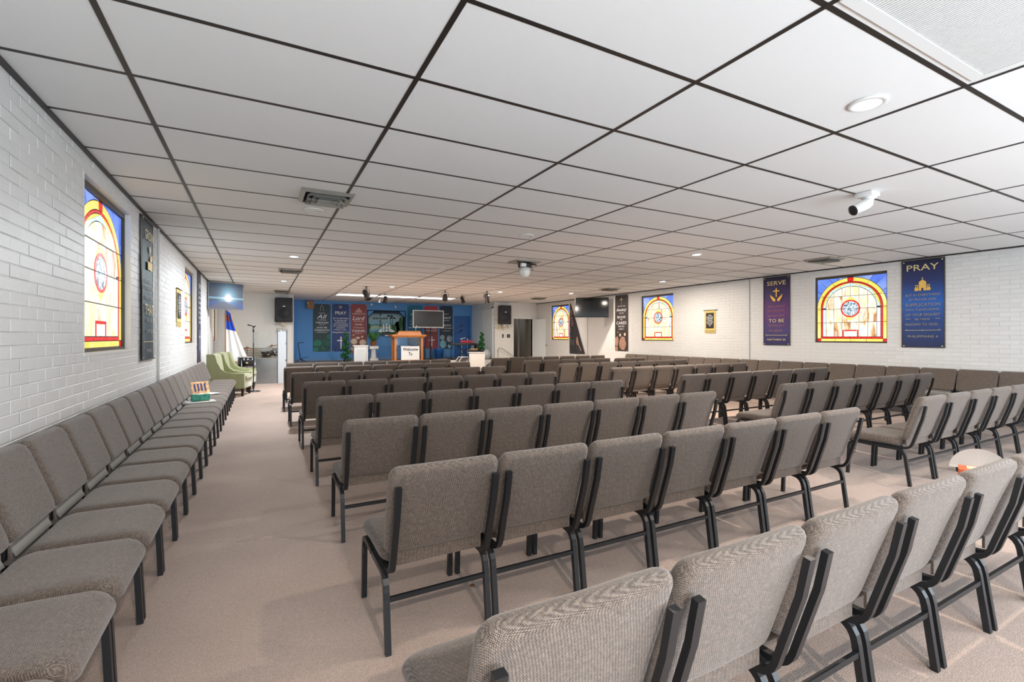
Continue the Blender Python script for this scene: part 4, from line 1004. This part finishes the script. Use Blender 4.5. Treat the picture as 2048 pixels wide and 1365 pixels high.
# guitar stand
t = thing('guitar_stand', 'empty black guitar stand at left of stage', 'stand', (1.20, 17.6, SZ))
MB().tube([(.0, 0, .12), (-.06, .04, .55), (-.08, .05, .66)], .012, 8).build('pole', BLACKM, t, True)
MB().tube([(-.08, .05, .64), (-.06, .0, .68), (.10, -.04, .69)], .011, 8).build('neck_cradle', BLACKM, t, True)
for p in ((-.16, -.1, .01), (.2, -.14, .01), (.1, .2, .01)): MB().tube([(0, 0, .14), p], .011, 6).build('leg', BLACKM, t, True)
MB().tube([(-.0, 0, .12), (.02, -.12, .14), (.24, -.14, .20)], .01, 6).build('body_rest', BLACKM, t, True)
# stage tv on stand
t = thing('stage_television', 'flat television with white bezel on twin post stand, stage', 'television', (5.70, 17.55, SZ))
SCR = mat('dark_screen', srgb(12, 18, 28), .3, noise=.5, nscale=3)
MB().bb(-.61, .61, -.03, .03, 1.24, 1.90).build('bezel', WHITEP, t); MB().bb(-.585, .585, -.034, -.03, 1.265, 1.875).build('screen', SCR, t)
for x in (-.10, .10): MB().tube([(x, .05, .02), (x, .05, 1.5)], .018, 8).build('post', BLACKM, t, True)
m = MB(); m.bb(-.14, .14, .0, .10, .50, .54); m.bb(-.15, -.09, .0, .1, .02, .52); m.bb(.09, .15, .0, .1, .02, .52); m.build('lower_frame', BLACKM, t)
MB().bb(-.3, .3, -.2, .3, 0, .03).build('base', BLACKM, t)
# keyboard on stand
t = thing('keyboard', 'black electronic keyboard on crossed legs stand, right of stage', 'keyboard', (6.95, 17.0, SZ), math.radians(-12))
bevel(MB().bb(-.55, .45, -.14, .14, .56, .64).build('body', BLACKP, t), .01); MB().bb(-.5, .4, -.13, -.05, .60, .645).build('keys', mat('keys_grey', srgb(90, 92, 96), .4), t)
for a_, b_ in (((-.3, 0, .02), (.25, 0, .56)), ((.3, .03, .02), (-.25, .03, .56))): MB().tube([a_, b_], .018, 8).build('stand_leg', BLACKM, t, True)
for q in (-1, 1): MB().tube([(q*.3, -.18, .015), (q*.3, .2, .015)], .014, 6).build('stand_foot', BLACKM, t, True)
t = thing('red_case', 'soft red pouch lying on the keyboard', 'case', (7.05, 16.95, SZ+.652), math.radians(-10))
vs, fs = pad(.55, .16, .09, .06, .01); m = MB(); m.add([(x, y, z+.045) for x, y, z in vs], fs); m.build('pouch', mat('red_cloth', srgb(190, 62, 80), .6), t, True)
MB().tube([(-.2, -.085, .05), (.2, -.085, .05)], .004, 5).build('zip', BLACKP, t)
def boom(loc, label, hgt, bx_, bz):
    t = thing('microphone_stand', label, 'microphone stand', loc, 0, 'boom microphone stands')
    MB().tube([(0, 0, .03), (0, 0, hgt)], .009, 8).build('pole', BLACKM, t, True)
    MB().lathe([(.14, 0), (.14, .012), (.03, .03)], 20).build('base', BLACKM, t, True)
    MB().tube([(-.1, 0, hgt-.06), (bx_, 0, bz)], .008, 6).build('boom_arm', BLACKM, t, True)
    MB().tube([(bx_, 0, bz), (bx_+.09, 0, bz+.06), (bx_+.12, 0, bz+.08)], [.02, .026, .018], 10).build('microphone', BLACKP, t, True)
boom((6.60, 17.4, SZ), 'black boom microphone stand before the slate banner', 1.08, .34, 1.28)
boom((6.66, 17.7, SZ), 'second boom microphone stand just behind the first, lower arm', .95, .38, 1.08)
t = thing('storage_bin', 'blue plastic bin standing against stage wall', 'bin', (6.45, 18.45, SZ))
m = MB(); m.lathe([(.15, 0), (.19, .36), (.20, .37), (.20, .39), (.17, .39)], 20); m.build('bin_body', mat('blue_plastic', srgb(44, 104, 180), .5), t, True)
MB().lathe([(.2, .39), (.19, .41), (.05, .42)], 20).build('lid', mat('blue_plastic2', srgb(52, 116, 190), .5), t, True)
# right white podium, topiary, clutter
t = thing('white_pedestal', 'white painted pedestal cabinet in front of the stage, right side', 'pedestal', (7.15, 16.25, 0), math.radians(-18))
bevel(MB().bb(-.27, .27, -.22, .22, 0, .70).build('body', mat('pedestal_white', srgb(228, 224, 216), .5), t), .008)
bevel(MB().bb(-.31, .31, -.26, .26, .70, .74).build('top', WHITEP, t), .01)
for x in (-.27, .27): MB().lathe([(.028, .0), (.03, .1), (.02, .18), (.032, .34), (.02, .5), (.03, .68)], 10, c=(x, -.22, 0)).build('turned_post', WHITEP, t, True)
topiary((7.34, 16.2, .74),   .72, .135, 'green spiral topiary on the white pedestal')
t = thing('mixing_board', 'low dark mixer box on the white pedestal', 'mixer', (7.02, 16.25, .74), math.radians(-18))
bevel(MB().bb(-.2, .14, -.16, .16, 0, .09).build('case', mat('dark_case', srgb(42, 32, 34), .5), t), .01)
m = MB(); [m.lathe([(.008, .09), (.007, .105)], 8, c=(-.16+.04*k, -.08, 0)) for k in range(7)]; m.build('knobs', CHROME, t)
MB().bb(-.1, .16, -.1, .12, .095, .12).build('folder', mat('yellow_card', srgb(214, 168, 66), .6), t)
t = thing('tabletop_monitor', 'small black loudspeaker behind the pedestal topiary', 'speaker', (7.55, 17.0, SZ))
bevel(MB().bb(-.13, .13, -.12, .12, .30, .62).build('cabinet', BLACKP, t), .015); MB().bb(-.02, .02, -.02, .02, 0, .3).build('pole', BLACKM, t); MB().bb(-.15, .15, -.12, .12, 0, .02).build('foot', BLACKM, t)
t = thing('microphone_rack', 'white metal double rack standing behind pedestal', 'rack', (7.12, 17.35, SZ))
for x in (-.12, .13): MB().tube([(x, 0, 0), (x, 0, .78), (x-.02, 0, .82)], .012, 8).build('upright', WHITEP, t, True)
MB().tube([(-.2, 0, .80), (.12, 0, .86)], .012, 8).build('arm', WHITEP, t, True); MB().tube([(.05, 0, .84), (.24, 0, .90)], .015, 8).build('arm', BLACKM, t, True)
t = thing('folding_chair', 'white tubular folding chair beside pedestal at stage front', 'chair', (6.56, 16.3, 0))
for y in (-.15, .18): MB().tube([(-.16, y, 0), (-.14, y, .42), (-.05, y, .55), (.2, y, .56)], .014, 8).build('frame_tube', WHITEP, t, True)
bevel(MB().bb(-.15, .22, -.15, .18, .40, .43).build('seat', mat('grey_seat', srgb(90, 84, 80), .7), t), .01); 
for y in (-.15, .18): MB().tube([(.2, y, 0), (.16, y, .42)], .014, 8).build('leg', WHITEP, t, True)
t = thing('plastic_bag', 'crumpled pale plastic bag against the stage side wall', 'bag', (7.85, 16.95, SZ))
random.seed(3); bm = bmesh.new(); bmesh.ops.create_icosphere(bm, subdivisions=3, radius=.2)
for v in bm.verts: v.co = Vector((v.co.x*1.0, v.co.y*.9, v.co.z*1.1+.18)) + Vector((random.uniform(-.012, .012), random.uniform(-.012, .012), random.uniform(-.012, .012))); v.co.z = max(0, v.co.z)
me = D.meshes.new('bag_body'); bm.to_mesh(me); bm.free(); me.materials.append(mat('bag_plastic', srgb(186, 192, 196), .3)); link('bag_body', me, t)
MB().tube([(-.05, 0, .38), (0, 0, .46), (.06, 0, .38)], .012, 6).build('knot', MATS['bag_plastic'], t)
# dark monitor-floor wedge
t = thing('stage_floor_bag', 'dark bag of gear on the floor right of pedestal', 'bag', (7.72, 16.2, 0))
vs, fs = pad(.34, .34, .26, .08, .02); m = MB(); m.add([(x, y, z+.14) for x, y, z in vs], fs); m.build('bag_body', mat('grey_bag', srgb(120, 118, 116), .6), t, True)
MB().tube([(-.1, 0, .27), (0, 0, .36), (.1, 0, .27)], .01, 6).build('handle', BLACKP, t, True)
# handrail
t = thing('handrail', 'grey metal handrail beside the stage right doorway', 'handrail', (8.40, YP-.12, 0))
MB().tube([(-.28, -.1, 0), (-.28, -.1, .78), (-.24, -.1, .86), (-.1, -.1, .85), (.25, -.1, .62), (.45, -.1, .5), (.45, -.1, 0)], .014, 8).build('rail', mat('grey_pipe', srgb(150, 154, 156), .4, metal=.4), t, True)
for x in (-.28, .45): MB().lathe([(.035, 0), (.035, .008)], 12, c=(x, -.1, 0)).build('flange', MATS['grey_pipe'], t)

# ------------------------------------------------------------------ loudspeakers, wall boxes, televisions
def speaker(loc, rz, w, h, d, label):
    t = thing('loudspeaker', label, 'speaker', loc, rz, 'wall loudspeakers')
    bevel(MB().bb(-w/2, w/2, 0, d, 0, h).build('cabinet', BLACKP, t), .02)
    MB().bb(-w/2+.03, w/2-.03, -.012, 0, .03, h-.03).build('grille', mat('speaker_grille', srgb(34, 36, 42), .7, noise=.3, nscale=300), t)
    MB().lathe([(.17, 0), (.16, .008), (.06, .012), (.05, .02)], 24, M=Matrix.Translation((0, -.012, h*.36)) @ Matrix.Rotation(PI/2, 4, 'X')).build('woofer', mat('cone_black', srgb(30, 32, 38), .6), t, True)
    MB().lathe([(.04, 0), (.035, .006), (.01, .008)], 16, M=Matrix.Translation((0, -.012, h*.64)) @ Matrix.Rotation(PI/2, 4, 'X') @ Matrix.Scale(.5, 4, (0, 1, 0))).build('badge', mat('badge_silver', srgb(210, 214, 218), .4), t, True)
    for x in (-w/2+.05, w/2-.05): MB().box((x, .05, -.01), (.05, .06, .02)).build('foot', BLACKP, t)
    m = MB(); m.box((0, d*.6, -.05), (.14, .12, .08)); m.tube([(-.06, d*.5, -.09), (.0, d*.4, -.12), (.07, d*.5, -.08)], .02, 6); m.build('bracket', mat('beige_bracket', srgb(206, 200, 180), .6), t)
    return t
speaker((.638, YP-.42, 1.77), 0, .49, .75, .38, 'black loudspeaker on the left partition wall')
speaker((8.36, YP-.42, 1.80), math.radians(-14), .46, .72, .38, 'black loudspeaker on the wall beside the right doorway')
# crumbling foam near the right speaker
t = thing('foam_insulation', 'ragged cream foam patches around the right loudspeaker', 'insulation', (8.22, YP-.06, 1.72))
random.seed(9); m = MB()
for k in range(22):
    x, z = (random.uniform(-.12, .5), random.uniform(-.12, .03)) if k < 14 else (random.uniform(-.14, -.08), random.uniform(.1, .6))
    m.prism(blob(x, z, random.uniform(.02, .05), random.uniform(.015, .04), k, 8), random.uniform(-.05, -.02), .055)
m.build('foam', mat('cream_foam', srgb(222, 212, 180), .8), t, kind='stuff')
t = thing('thermostat_box', 'grey framed thermostat box on the left partition', 'control box', (.543, YP, 1.42))
MB().bb(-.09, .09, -.03, 0, 0, .145).build('case', mat('grey_box', srgb(150, 148, 140), .5), t); MB().bb(-.065, .065, -.034, -.03, .025, .12).build('face', WHITEP, t); MB().bb(-.05, 0, -.036, -.034, .06, .085).build('display', BLACKP, t)
t = thing('light_switch', 'pale double switch plate at the left partition edge', 'switch', (.72, YP, 1.42))
MB().bb(-.035, .035, -.01, 0, 0, .14).build('plate', mat('grey_plate', srgb(170, 172, 174), .5), t); [MB().bb(-.02, .02, -.016, -.01, z, z+.035).build('rocker', WHITEP, t) for z in (.02, .085)]
for x, w2, lb in ((8.45, .075, 'narrow black switch plate left of the right doorway'), (8.70, .13, 'wide black switch plate nearer the right doorway')):
    t = thing('light_switch', lb, 'switch', (x, YP, 1.27)); MB().bb(-w2/2, w2/2, -.01, 0, 0, .135).build('plate', BLACKP, t)
    MB().bb(-.012, .012, -.018, -.01, .04, .09).build('rocker', mat('grey_plate', srgb(170, 172, 174), .5), t)

# left television: lamp reflection and lens flare painted as a glowing screen
def tvflare():
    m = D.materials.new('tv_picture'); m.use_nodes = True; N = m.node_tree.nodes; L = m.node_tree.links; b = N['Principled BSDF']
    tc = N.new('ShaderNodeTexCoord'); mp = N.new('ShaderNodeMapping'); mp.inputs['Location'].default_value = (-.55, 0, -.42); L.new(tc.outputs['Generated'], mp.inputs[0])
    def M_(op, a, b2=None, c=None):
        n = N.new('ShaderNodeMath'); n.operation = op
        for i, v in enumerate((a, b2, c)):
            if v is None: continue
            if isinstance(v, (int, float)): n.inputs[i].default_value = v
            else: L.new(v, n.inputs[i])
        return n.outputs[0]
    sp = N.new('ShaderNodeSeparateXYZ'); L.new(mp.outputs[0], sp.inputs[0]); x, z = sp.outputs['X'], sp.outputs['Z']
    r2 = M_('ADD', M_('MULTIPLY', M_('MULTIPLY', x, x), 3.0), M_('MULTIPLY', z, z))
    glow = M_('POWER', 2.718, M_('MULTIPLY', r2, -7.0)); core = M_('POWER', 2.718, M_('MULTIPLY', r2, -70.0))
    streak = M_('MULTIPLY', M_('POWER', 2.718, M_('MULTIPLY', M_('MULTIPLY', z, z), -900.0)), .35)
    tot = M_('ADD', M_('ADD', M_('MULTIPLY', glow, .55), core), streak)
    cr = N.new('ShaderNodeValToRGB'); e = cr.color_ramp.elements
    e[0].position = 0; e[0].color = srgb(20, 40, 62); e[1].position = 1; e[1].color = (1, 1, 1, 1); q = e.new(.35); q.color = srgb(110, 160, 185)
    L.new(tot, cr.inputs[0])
    # dark triangle at the bottom and blue patch
    lower_tri = M_('LESS_THAN', z, M_('SUBTRACT', -.12, M_('MULTIPLY', M_('ABSOLUTE', M_('ADD', x, .12)), .55)))
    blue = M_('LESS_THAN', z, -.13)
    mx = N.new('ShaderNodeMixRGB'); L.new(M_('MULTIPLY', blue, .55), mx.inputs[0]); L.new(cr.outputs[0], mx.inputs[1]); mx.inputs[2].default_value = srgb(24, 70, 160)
    mx2 = N.new('ShaderNodeMixRGB'); L.new(M_('MULTIPLY', lower_tri, .75), mx2.inputs[0]); L.new(mx.outputs[0], mx2.inputs[1]); mx2.inputs[2].default_value = srgb(84, 80, 78)
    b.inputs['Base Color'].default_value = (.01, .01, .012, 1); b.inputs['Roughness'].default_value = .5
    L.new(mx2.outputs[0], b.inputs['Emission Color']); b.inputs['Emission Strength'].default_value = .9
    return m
def tv(loc, rz, w, h, screen, bez, label, mount):
    t = thing('wall_television', label, 'television', loc, rz)
    bevel(MB().bb(-w/2, w/2, 0, .05, 0, h).build('casing', bez, t), .006)
    MB().bb(-w/2+.012, w/2-.012, -.004, 0, .018, h-.012).build('screen', screen, t)
    MB().bb(-.2, .2, .05, .09, h*.3, h*.7).build('wall_bracket', BLACKM, t)
    MB().tube(mount, .02, 8).build('mount_arm', BLACKM, t, True)
    return t
ang = math.atan2(13.76-13.31, -.41+1.10)
tv((-.735, 13.45, 1.965), math.atan2(.40, .70), .82, .655, tvflare(), mat('silver_bezel', srgb(150, 156, 164), .3, metal=.6), 'lit television showing a bright blue glow, hung by the left wall', [(0, .09, .35), (-.15, .22, .45), (-.2, .25, .66)])
tv((9.35, 12.12, 1.925), math.atan2(-.527, .989), 1.08, .64, mat('black_glass', srgb(12, 13, 14), .08), BLACKP, 'switched off black television angled from the right wall', [(0, .09, .35), (.2, .3, .4), (.3, .42, .4)])

# ------------------------------------------------------------------ drum corner
t = thing('drum_shield', 'brushed metal and clear acrylic drum shield, left front corner', 'drum shield', (.13, 14.85, 0), math.radians(-8))
BRM = mat('brushed_metal', srgb(176, 180, 184), .28, metal=.85, noise=.08, nscale=4)
MB().bb(-.31, .29, -.01, .01, 0, .70).build('metal_panel', BRM, t); MB().bb(-.31, .29, -.006, .006, .70, 1.45).build('acrylic_panel', ACR, t)
MB().bb(.30, .53, -.012, .012, 0, 1.46).build('side_panel', mat('pale_panel', srgb(196, 202, 208), .35), t)
for x in (.295, .53): MB().bb(x-.008, x+.008, -.02, .02, 0, 1.48).build('hinge_post', BLACKM, t)
for z in (.62, 1.1): MB().bb(.5, .52, -.03, -.012, z, z+.05).build('hinge', CHROME, t)
def drum(loc, r, h, label, tilt=(0, 0), legs=None):
    t = thing('drum', label, 'drum', loc, 0, 'black drums of the kit')
    M = Matrix.Rotation(tilt[0], 4, 'X') @ Matrix.Rotation(tilt[1], 4, 'Y')
    MB().lathe([(r, -h/2), (r, h/2)], 28, M=M).build('shell', mat('drum_black', srgb(24, 26, 34), .2), t, True)
    MB().lathe([(r*.99, h/2), (r*.99, h/2+.004), (r*.5, h/2+.006)], 28, M=M).build('drumhead', WHITEP, t, True)
    for z in (-h/2, h/2): MB().lathe([(r*1.0, z-.012), (r*1.04, z-.012), (r*1.04, z+.012), (r*1.0, z+.012)], 28, M=M).build('hoop', CHROME if z > 0 else BLACKP, t, True)
    for k in range(6):
        an = k*PI/3+.3; MB().box((0, 0, 0), (.02, .02, .06), M @ Matrix.Translation((r*1.02*math.cos(an), r*1.02*math.sin(an), h*.3))).build('lug', CHROME, t)
    MB().lathe([(.032, 0), (.03, .006)], 14, M=M @ Matrix.Translation((.02, -r-.001, -h*.12)) @ Matrix.Rotation(PI/2, 4, 'X') @ Matrix.Scale(.6, 4, (0, 1, 0))).build('badge', mat('gold_badge', srgb(206, 186, 120), .3), t)
    for p in (legs or []): MB().tube(p, .009, 6).build('leg', CHROME, t, True)
    return t
drum((-.33, 14.15, .66), .195, .23, 'black floor tom behind the green armchairs', legs=[[(.2, 0, .05), (.2, 0, -.655)], [(-.1, .17, .05), (-.1, .17, -.655)], [(-.1, -.17, .05), (-.1, -.17, -.655)]])
drum((.17, 15.35, .86), .15, .17, 'black rack tom tilted above the drum shield', (math.radians(18), math.radians(-12)), [[(0, .1, 0), (0, .25, -.1), (0, .25, -.855)]])
drum((.39, 15.6, .82), .085, .13, 'small black tom at the right end of the kit', (0, 0), [[(0, .08, 0), (0, .08, -.815)]])
def cymbal(loc, r, tilt, label, hp):
    t = thing('cymbal', label, 'cymbal', loc, 0, 'bronze cymbals on stands')
    M = Matrix.Rotation(tilt, 4, 'Y')
    MB().lathe([(r, -.012), (r*.6, .006), (r*.2, .016), (r*.16, .032), (.02, .04), (.01, .042)], 32, M=M).build('plate', mat('bronze', srgb(150, 104, 60), .3, metal=.7), t, True)
    MB().tube([(0, 0, .07), (0, 0, -loc[2]+.25)], .010, 8).build('stand_pole', CHROME, t, True)
    for k in range(3): MB().tube([(0, 0, -loc[2]+.35), (.25*math.cos(k*2.1), .25*math.sin(k*2.1), -loc[2])], .008, 6).build('stand_leg', CHROME, t, True)
cymbal((-.34, 15.45, .97), .34, 0, 'wide bronze cymbal above the floor tom', 0)
cymbal((.30, 16.1, 1.02), .27, math.radians(-14), 'tilted bronze cymbal beside the shield panel', 0)
# slatted rack on wall
t = thing('slatted_heater', 'low slatted white wall heater behind the drums', 'heater', (-.02, YP, .60))
MB().bb(-.5, .5, -.08, 0, 0, .36).build('backing', mat('heater_grey', srgb(140, 130, 112), .6), t)
for k in range(6): MB().bb(-.48, .48, -.095, -.08, .03+k*.055, .055+k*.055).build('slat', mat('heater_slat', srgb(196, 192, 182), .5), t)
m = MB(); 
for x in (-.5, -.17, .17, .49): m.bb(x-.01, x+.01, -.10, -.07, 0, .37)
m.build('frame', WHITEP, t)
# flag
t = thing('church_flag', 'white flag with blue corner and red cross on a pole, left front', 'flag', (-.80, 14.55, 0))
MB().tube([(-.02, 0, .03), (-.02, 0, 2.25)], .013, 8).build('pole', WOODO, t, True)
MB().lathe([(.14, 0), (.14, .02), (.04, .05), (.03, .09)], 20).build('base', mat('brass', srgb(170, 150, 90), .3, metal=1), t, True)
nx, nz = 14, 24; vs = []; fs = []
for j in range(nz+1):
    v = j/nz
    for i in range(nx+1):
        u = i/nx; ww = .10+.42*v**1.2; vs.append((u*ww, -.03+.035*math.sin(u*13)*(.4+v), 2.02-1.36*v-.10*u*(1-v)))
for j in range(nz):
    for i in range(nx): a_ = j*(nx+1)+i; fs.append((a_, a_+1, a_+nx+2, a_+nx+1))
def sub(name, mt, cond):
    m = MB(); m.add(vs, [f for k, f in enumerate(fs) if cond(k // nx, k % nx)]); m.add([(x, y+.003, z) for x, y, z in vs], [f[::-1] for k, f in enumerate(fs) if cond(k // nx, k % nx)]); return m.build(name, mt, t, True)
sub('white_field', mat('flag_white', srgb(232, 230, 224), .7), lambda j, i: j >= 9)
sub('blue_canton', mat('flag_blue', srgb(26, 76, 190), .7), lambda j, i: j < 9 and not (2 <= j < 5 and i < 8))
sub('red_cross', mat('flag_red', srgb(130, 44, 40), .7), lambda j, i: 2 <= j < 5 and i < 8)
m = MB(); m.tube([(vs[j*(nx+1)+nx][0]+.006, vs[j*(nx+1)+nx][1], vs[j*(nx+1)+nx][2]) for j in range(0, 12)], .012, 6); m.tube([(vs[nz*(nx+1)+i][0], vs[nz*(nx+1)+i][1], vs[nz*(nx+1)+i][2]-.01) for i in range(nx+1)], .014, 6)
m.build('gold_fringe', mat('gold_fringe', srgb(206, 164, 90), .7), t)
# mic stand at left front
t = thing('microphone_stand', 'tall black straight microphone stand behind green armchairs', 'microphone stand', (-.15, 12.82, 0))
MB().lathe([(.15, 0), (.15, .015), (.03, .03)], 24).build('base', BLACKM, t, True)
MB().tube([(0, 0, .02), (0, 0, 1.15), (0, 0, 1.16), (0, 0, 1.52)], [.012, .012, .008, .008], 8).build('pole', BLACKM, t, True)
MB().tube([(0, 0, 1.42), (0, 0, 1.52)], .018, 10).build('clutch', BLACKP, t, True)
MB().tube([(-.12, .02, 1.59), (-.05, 0, 1.57), (.05, 0, 1.57)], [.016, .012, .022], 8).build('microphone_clip', BLACKP, t, True); MB().tube([(0, 0, 1.52), (.01, 0, 1.57)], .02, 8).build('swivel', BLACKP, t, True)

# ------------------------------------------------------------------ green armchairs
def armchair(loc, rz, label):
    # faces local -y ; width along x
    t = thing('armchair', label, 'armchair', loc, rz, 'green wing armchairs')
    w, d = .70, .74
    prof = [(.0, .17), (.0, .50), (.22, .505), (.36, .53), (.46, .60), (.53, .74), (.57, .90), (.62, .93), (.74, .93), (.72, .17)]
    for q in (-1, 1):
        m = MB(); x0, x1 = (q*w/2, q*(w/2-.075)); n = len(prof)
        v1 = [(x0, -d/2+a+(.0 if i else 0), z) for i, (a, z) in enumerate(prof)]; v2 = [(x1, -d/2+a, z) for a, z in prof]
        m.add(v1+v2, [tuple(range(n)), tuple(range(n, 2*n))[::-1]]+[(i, i+n, (i+1)%n+n, (i+1)%n) for i in range(n)])
        bevel(m.build('arm_side', GREENF, t), .018, 3)
    m = MB(); m.add([(-w/2+.07, d/2-.20, .40), (w/2-.07, d/2-.20, .40), (w/2-.07, d/2, .17), (-w/2+.07, d/2, .17), (-w/2+.07, d/2-.12, .91), (w/2-.07, d/2-.12, .91), (w/2-.07, d/2, .93), (-w/2+.07, d/2, .93)], [(0,1,5,4),(1,2,6,5),(2,3,7,6),(3,0,4,7),(4,5,6,7),(0,3,2,1)])
    bevel(m.build('backrest', GREENF, t), .02, 3)
    vs, fs = pad(.55, .62, .13, .04, .012); m = MB(); m.add([(x, y-.09, z+.41) for x, y, z in vs], fs); m.build('seat_cushion', GREENF, t, True)
    bevel(MB().bb(-w/2+.07, w/2-.07, -d/2+.0, d/2-.05, .17, .345).build('seat_base', GREENF, t), .015, 3)
    m = MB()
    for q in (-1, 1): m.tube([(q*(w/2-.004), -d/2+a, z+.004) for a, z in prof[1:8]], .006, 6)
    m.build('piping', mat('green_piping', srgb(164, 178, 122), .7), t, True)
    for x in (-w/2+.06, w/2-.06):
        for y in (-d/2+.05, d/2-.06):
            m = MB(); a_, b_ = .03, .02; m.add([(x-a_, y-a_, .18), (x+a_, y-a_, .18), (x+a_, y+a_, .18), (x-a_, y+a_, .18), (x-b_, y-b_, 0), (x+b_, y-b_, 0), (x+b_, y+b_, 0), (x-b_, y+b_, 0)], [(0,1,2,3),(4,7,6,5),(0,4,5,1),(1,5,6,2),(2,6,7,3),(3,7,4,0)]); m.build('leg', DWOOD, t)
    return t
armchair((-.60, 12.28, 0), math.radians(78), 'green velvet armchair nearer the camera, end of left wall chairs')
armchair((-.53, 13.36, 0), math.radians(78), 'green velvet armchair further back, beside floor tom')

# ------------------------------------------------------------------ small things on the seats
SEAT = .413
t = thing('paper_sheet', 'white paper sheet under the teal tissue box on left wall chair', 'paper', (-.73, 7.76, SEAT), math.radians(12))
MB().box((0, 0, .002), (.34, .26, .004)).build('sheet', WHITEP, t); MB().box((.06, .03, .006), (.2, .22, .003), Matrix.Rotation(.3, 4, 'Z')).build('sheet', mat('pinkish_paper', srgb(226, 200, 188), .6), t)
t = thing('tissue_box', 'teal and green patterned tissue box on left wall chair', 'tissue box', (-.735, 7.80, SEAT+.009), math.radians(12))
bevel(MB().box((0, 0, .045), (.21, .11, .09)).build('carton', mat('teal_pattern', srgb(60, 150, 130), .5, noise=.7, nscale=22), t), .004)
MB().lathe([(.05, .0), (.045, .001)], 16, c=(0, 0, .091)).build('opening', WHITEP, t)
t = thing('magazine', 'folded magazine with orange and blue cover leaning on chair back, left wall', 'magazine', (-.80, 8.65, SEAT), math.radians(35))
Mg = Matrix.Rotation(math.radians(-18), 4, 'X')
MB().box((0, 0, .11), (.26, .006, .2), Mg).build('cover', mat('magazine_cover', srgb(206, 160, 116), .4, noise=.7, nscale=18), t)
m = MB(); [m.box((-.08+.05*k, -.005, .12), (.022, .002, .12), Mg) for k in range(4)]; m.build('cover_lettering', mat('cover_navy', srgb(28, 52, 110), .5), t)
MB().box((.06, -.05, .012), (.28, .18, .012), Matrix.Rotation(.2, 4, 'Z')).build('pages', WHITEP, t)
t = thing('orange_tissue_box', 'orange tissue cube box on nearest row chair at right', 'tissue box', (3.555, 1.13, SEAT), math.radians(20))
bevel(MB().box((0, 0, .075), (.12, .12, .15)).build('carton', mat('orange_card', srgb(222, 104, 62), .5, noise=.2, nscale=10), t), .004)
MB().lathe([(.02, 0), (.018, .002)], 12, M=Matrix.Translation((-.02, -.061, .11)) @ Matrix.Rotation(PI/2, 4, 'X')).build('emblem', mat('maroon_print', srgb(96, 34, 44), .5), t)
MB().box((0, 0, .151), (.07, .05, .004)).build('opening', mat('cream_card', srgb(236, 214, 170), .5), t)
t = thing('hand_fan', 'white half round paper fan beside the orange tissue box', 'fan', (3.77, 1.17, SEAT), math.radians(-67))
n = 18; vs = []; fs = []
for k in range(n+1):
    an = PI*k/n
    for r_ in (.02, .08, .125): vs.append((r_*math.cos(an)*1.05, .012*math.sin(r_*20)+.003*(k % 2), .10+r_*math.sin(an)))
for k in range(n):
    for j in range(2): a_ = k*3+j; fs.append((a_, a_+1, a_+4, a_+3))
m = MB(); m.add(vs, fs); m.add([(x, y+.002, z) for x, y, z in vs], [f[::-1] for f in fs]); m.build('fan_paper', WHITEP, t, True)
MB().box((0, .01, .055), (.02, .006, .11)).build('fan_handle', WOODO, t)
# bits of litter on the carpet
t = tag(MB().lathe([(.014, 0), (.012, .006), (.004, .008)], 7).build('leaf_scrap', mat('scrap_brown', srgb(96, 70, 50), .8), loc=(.98, 2.28, 0)), 'small brown scrap on the carpet under the second row', 'litter')
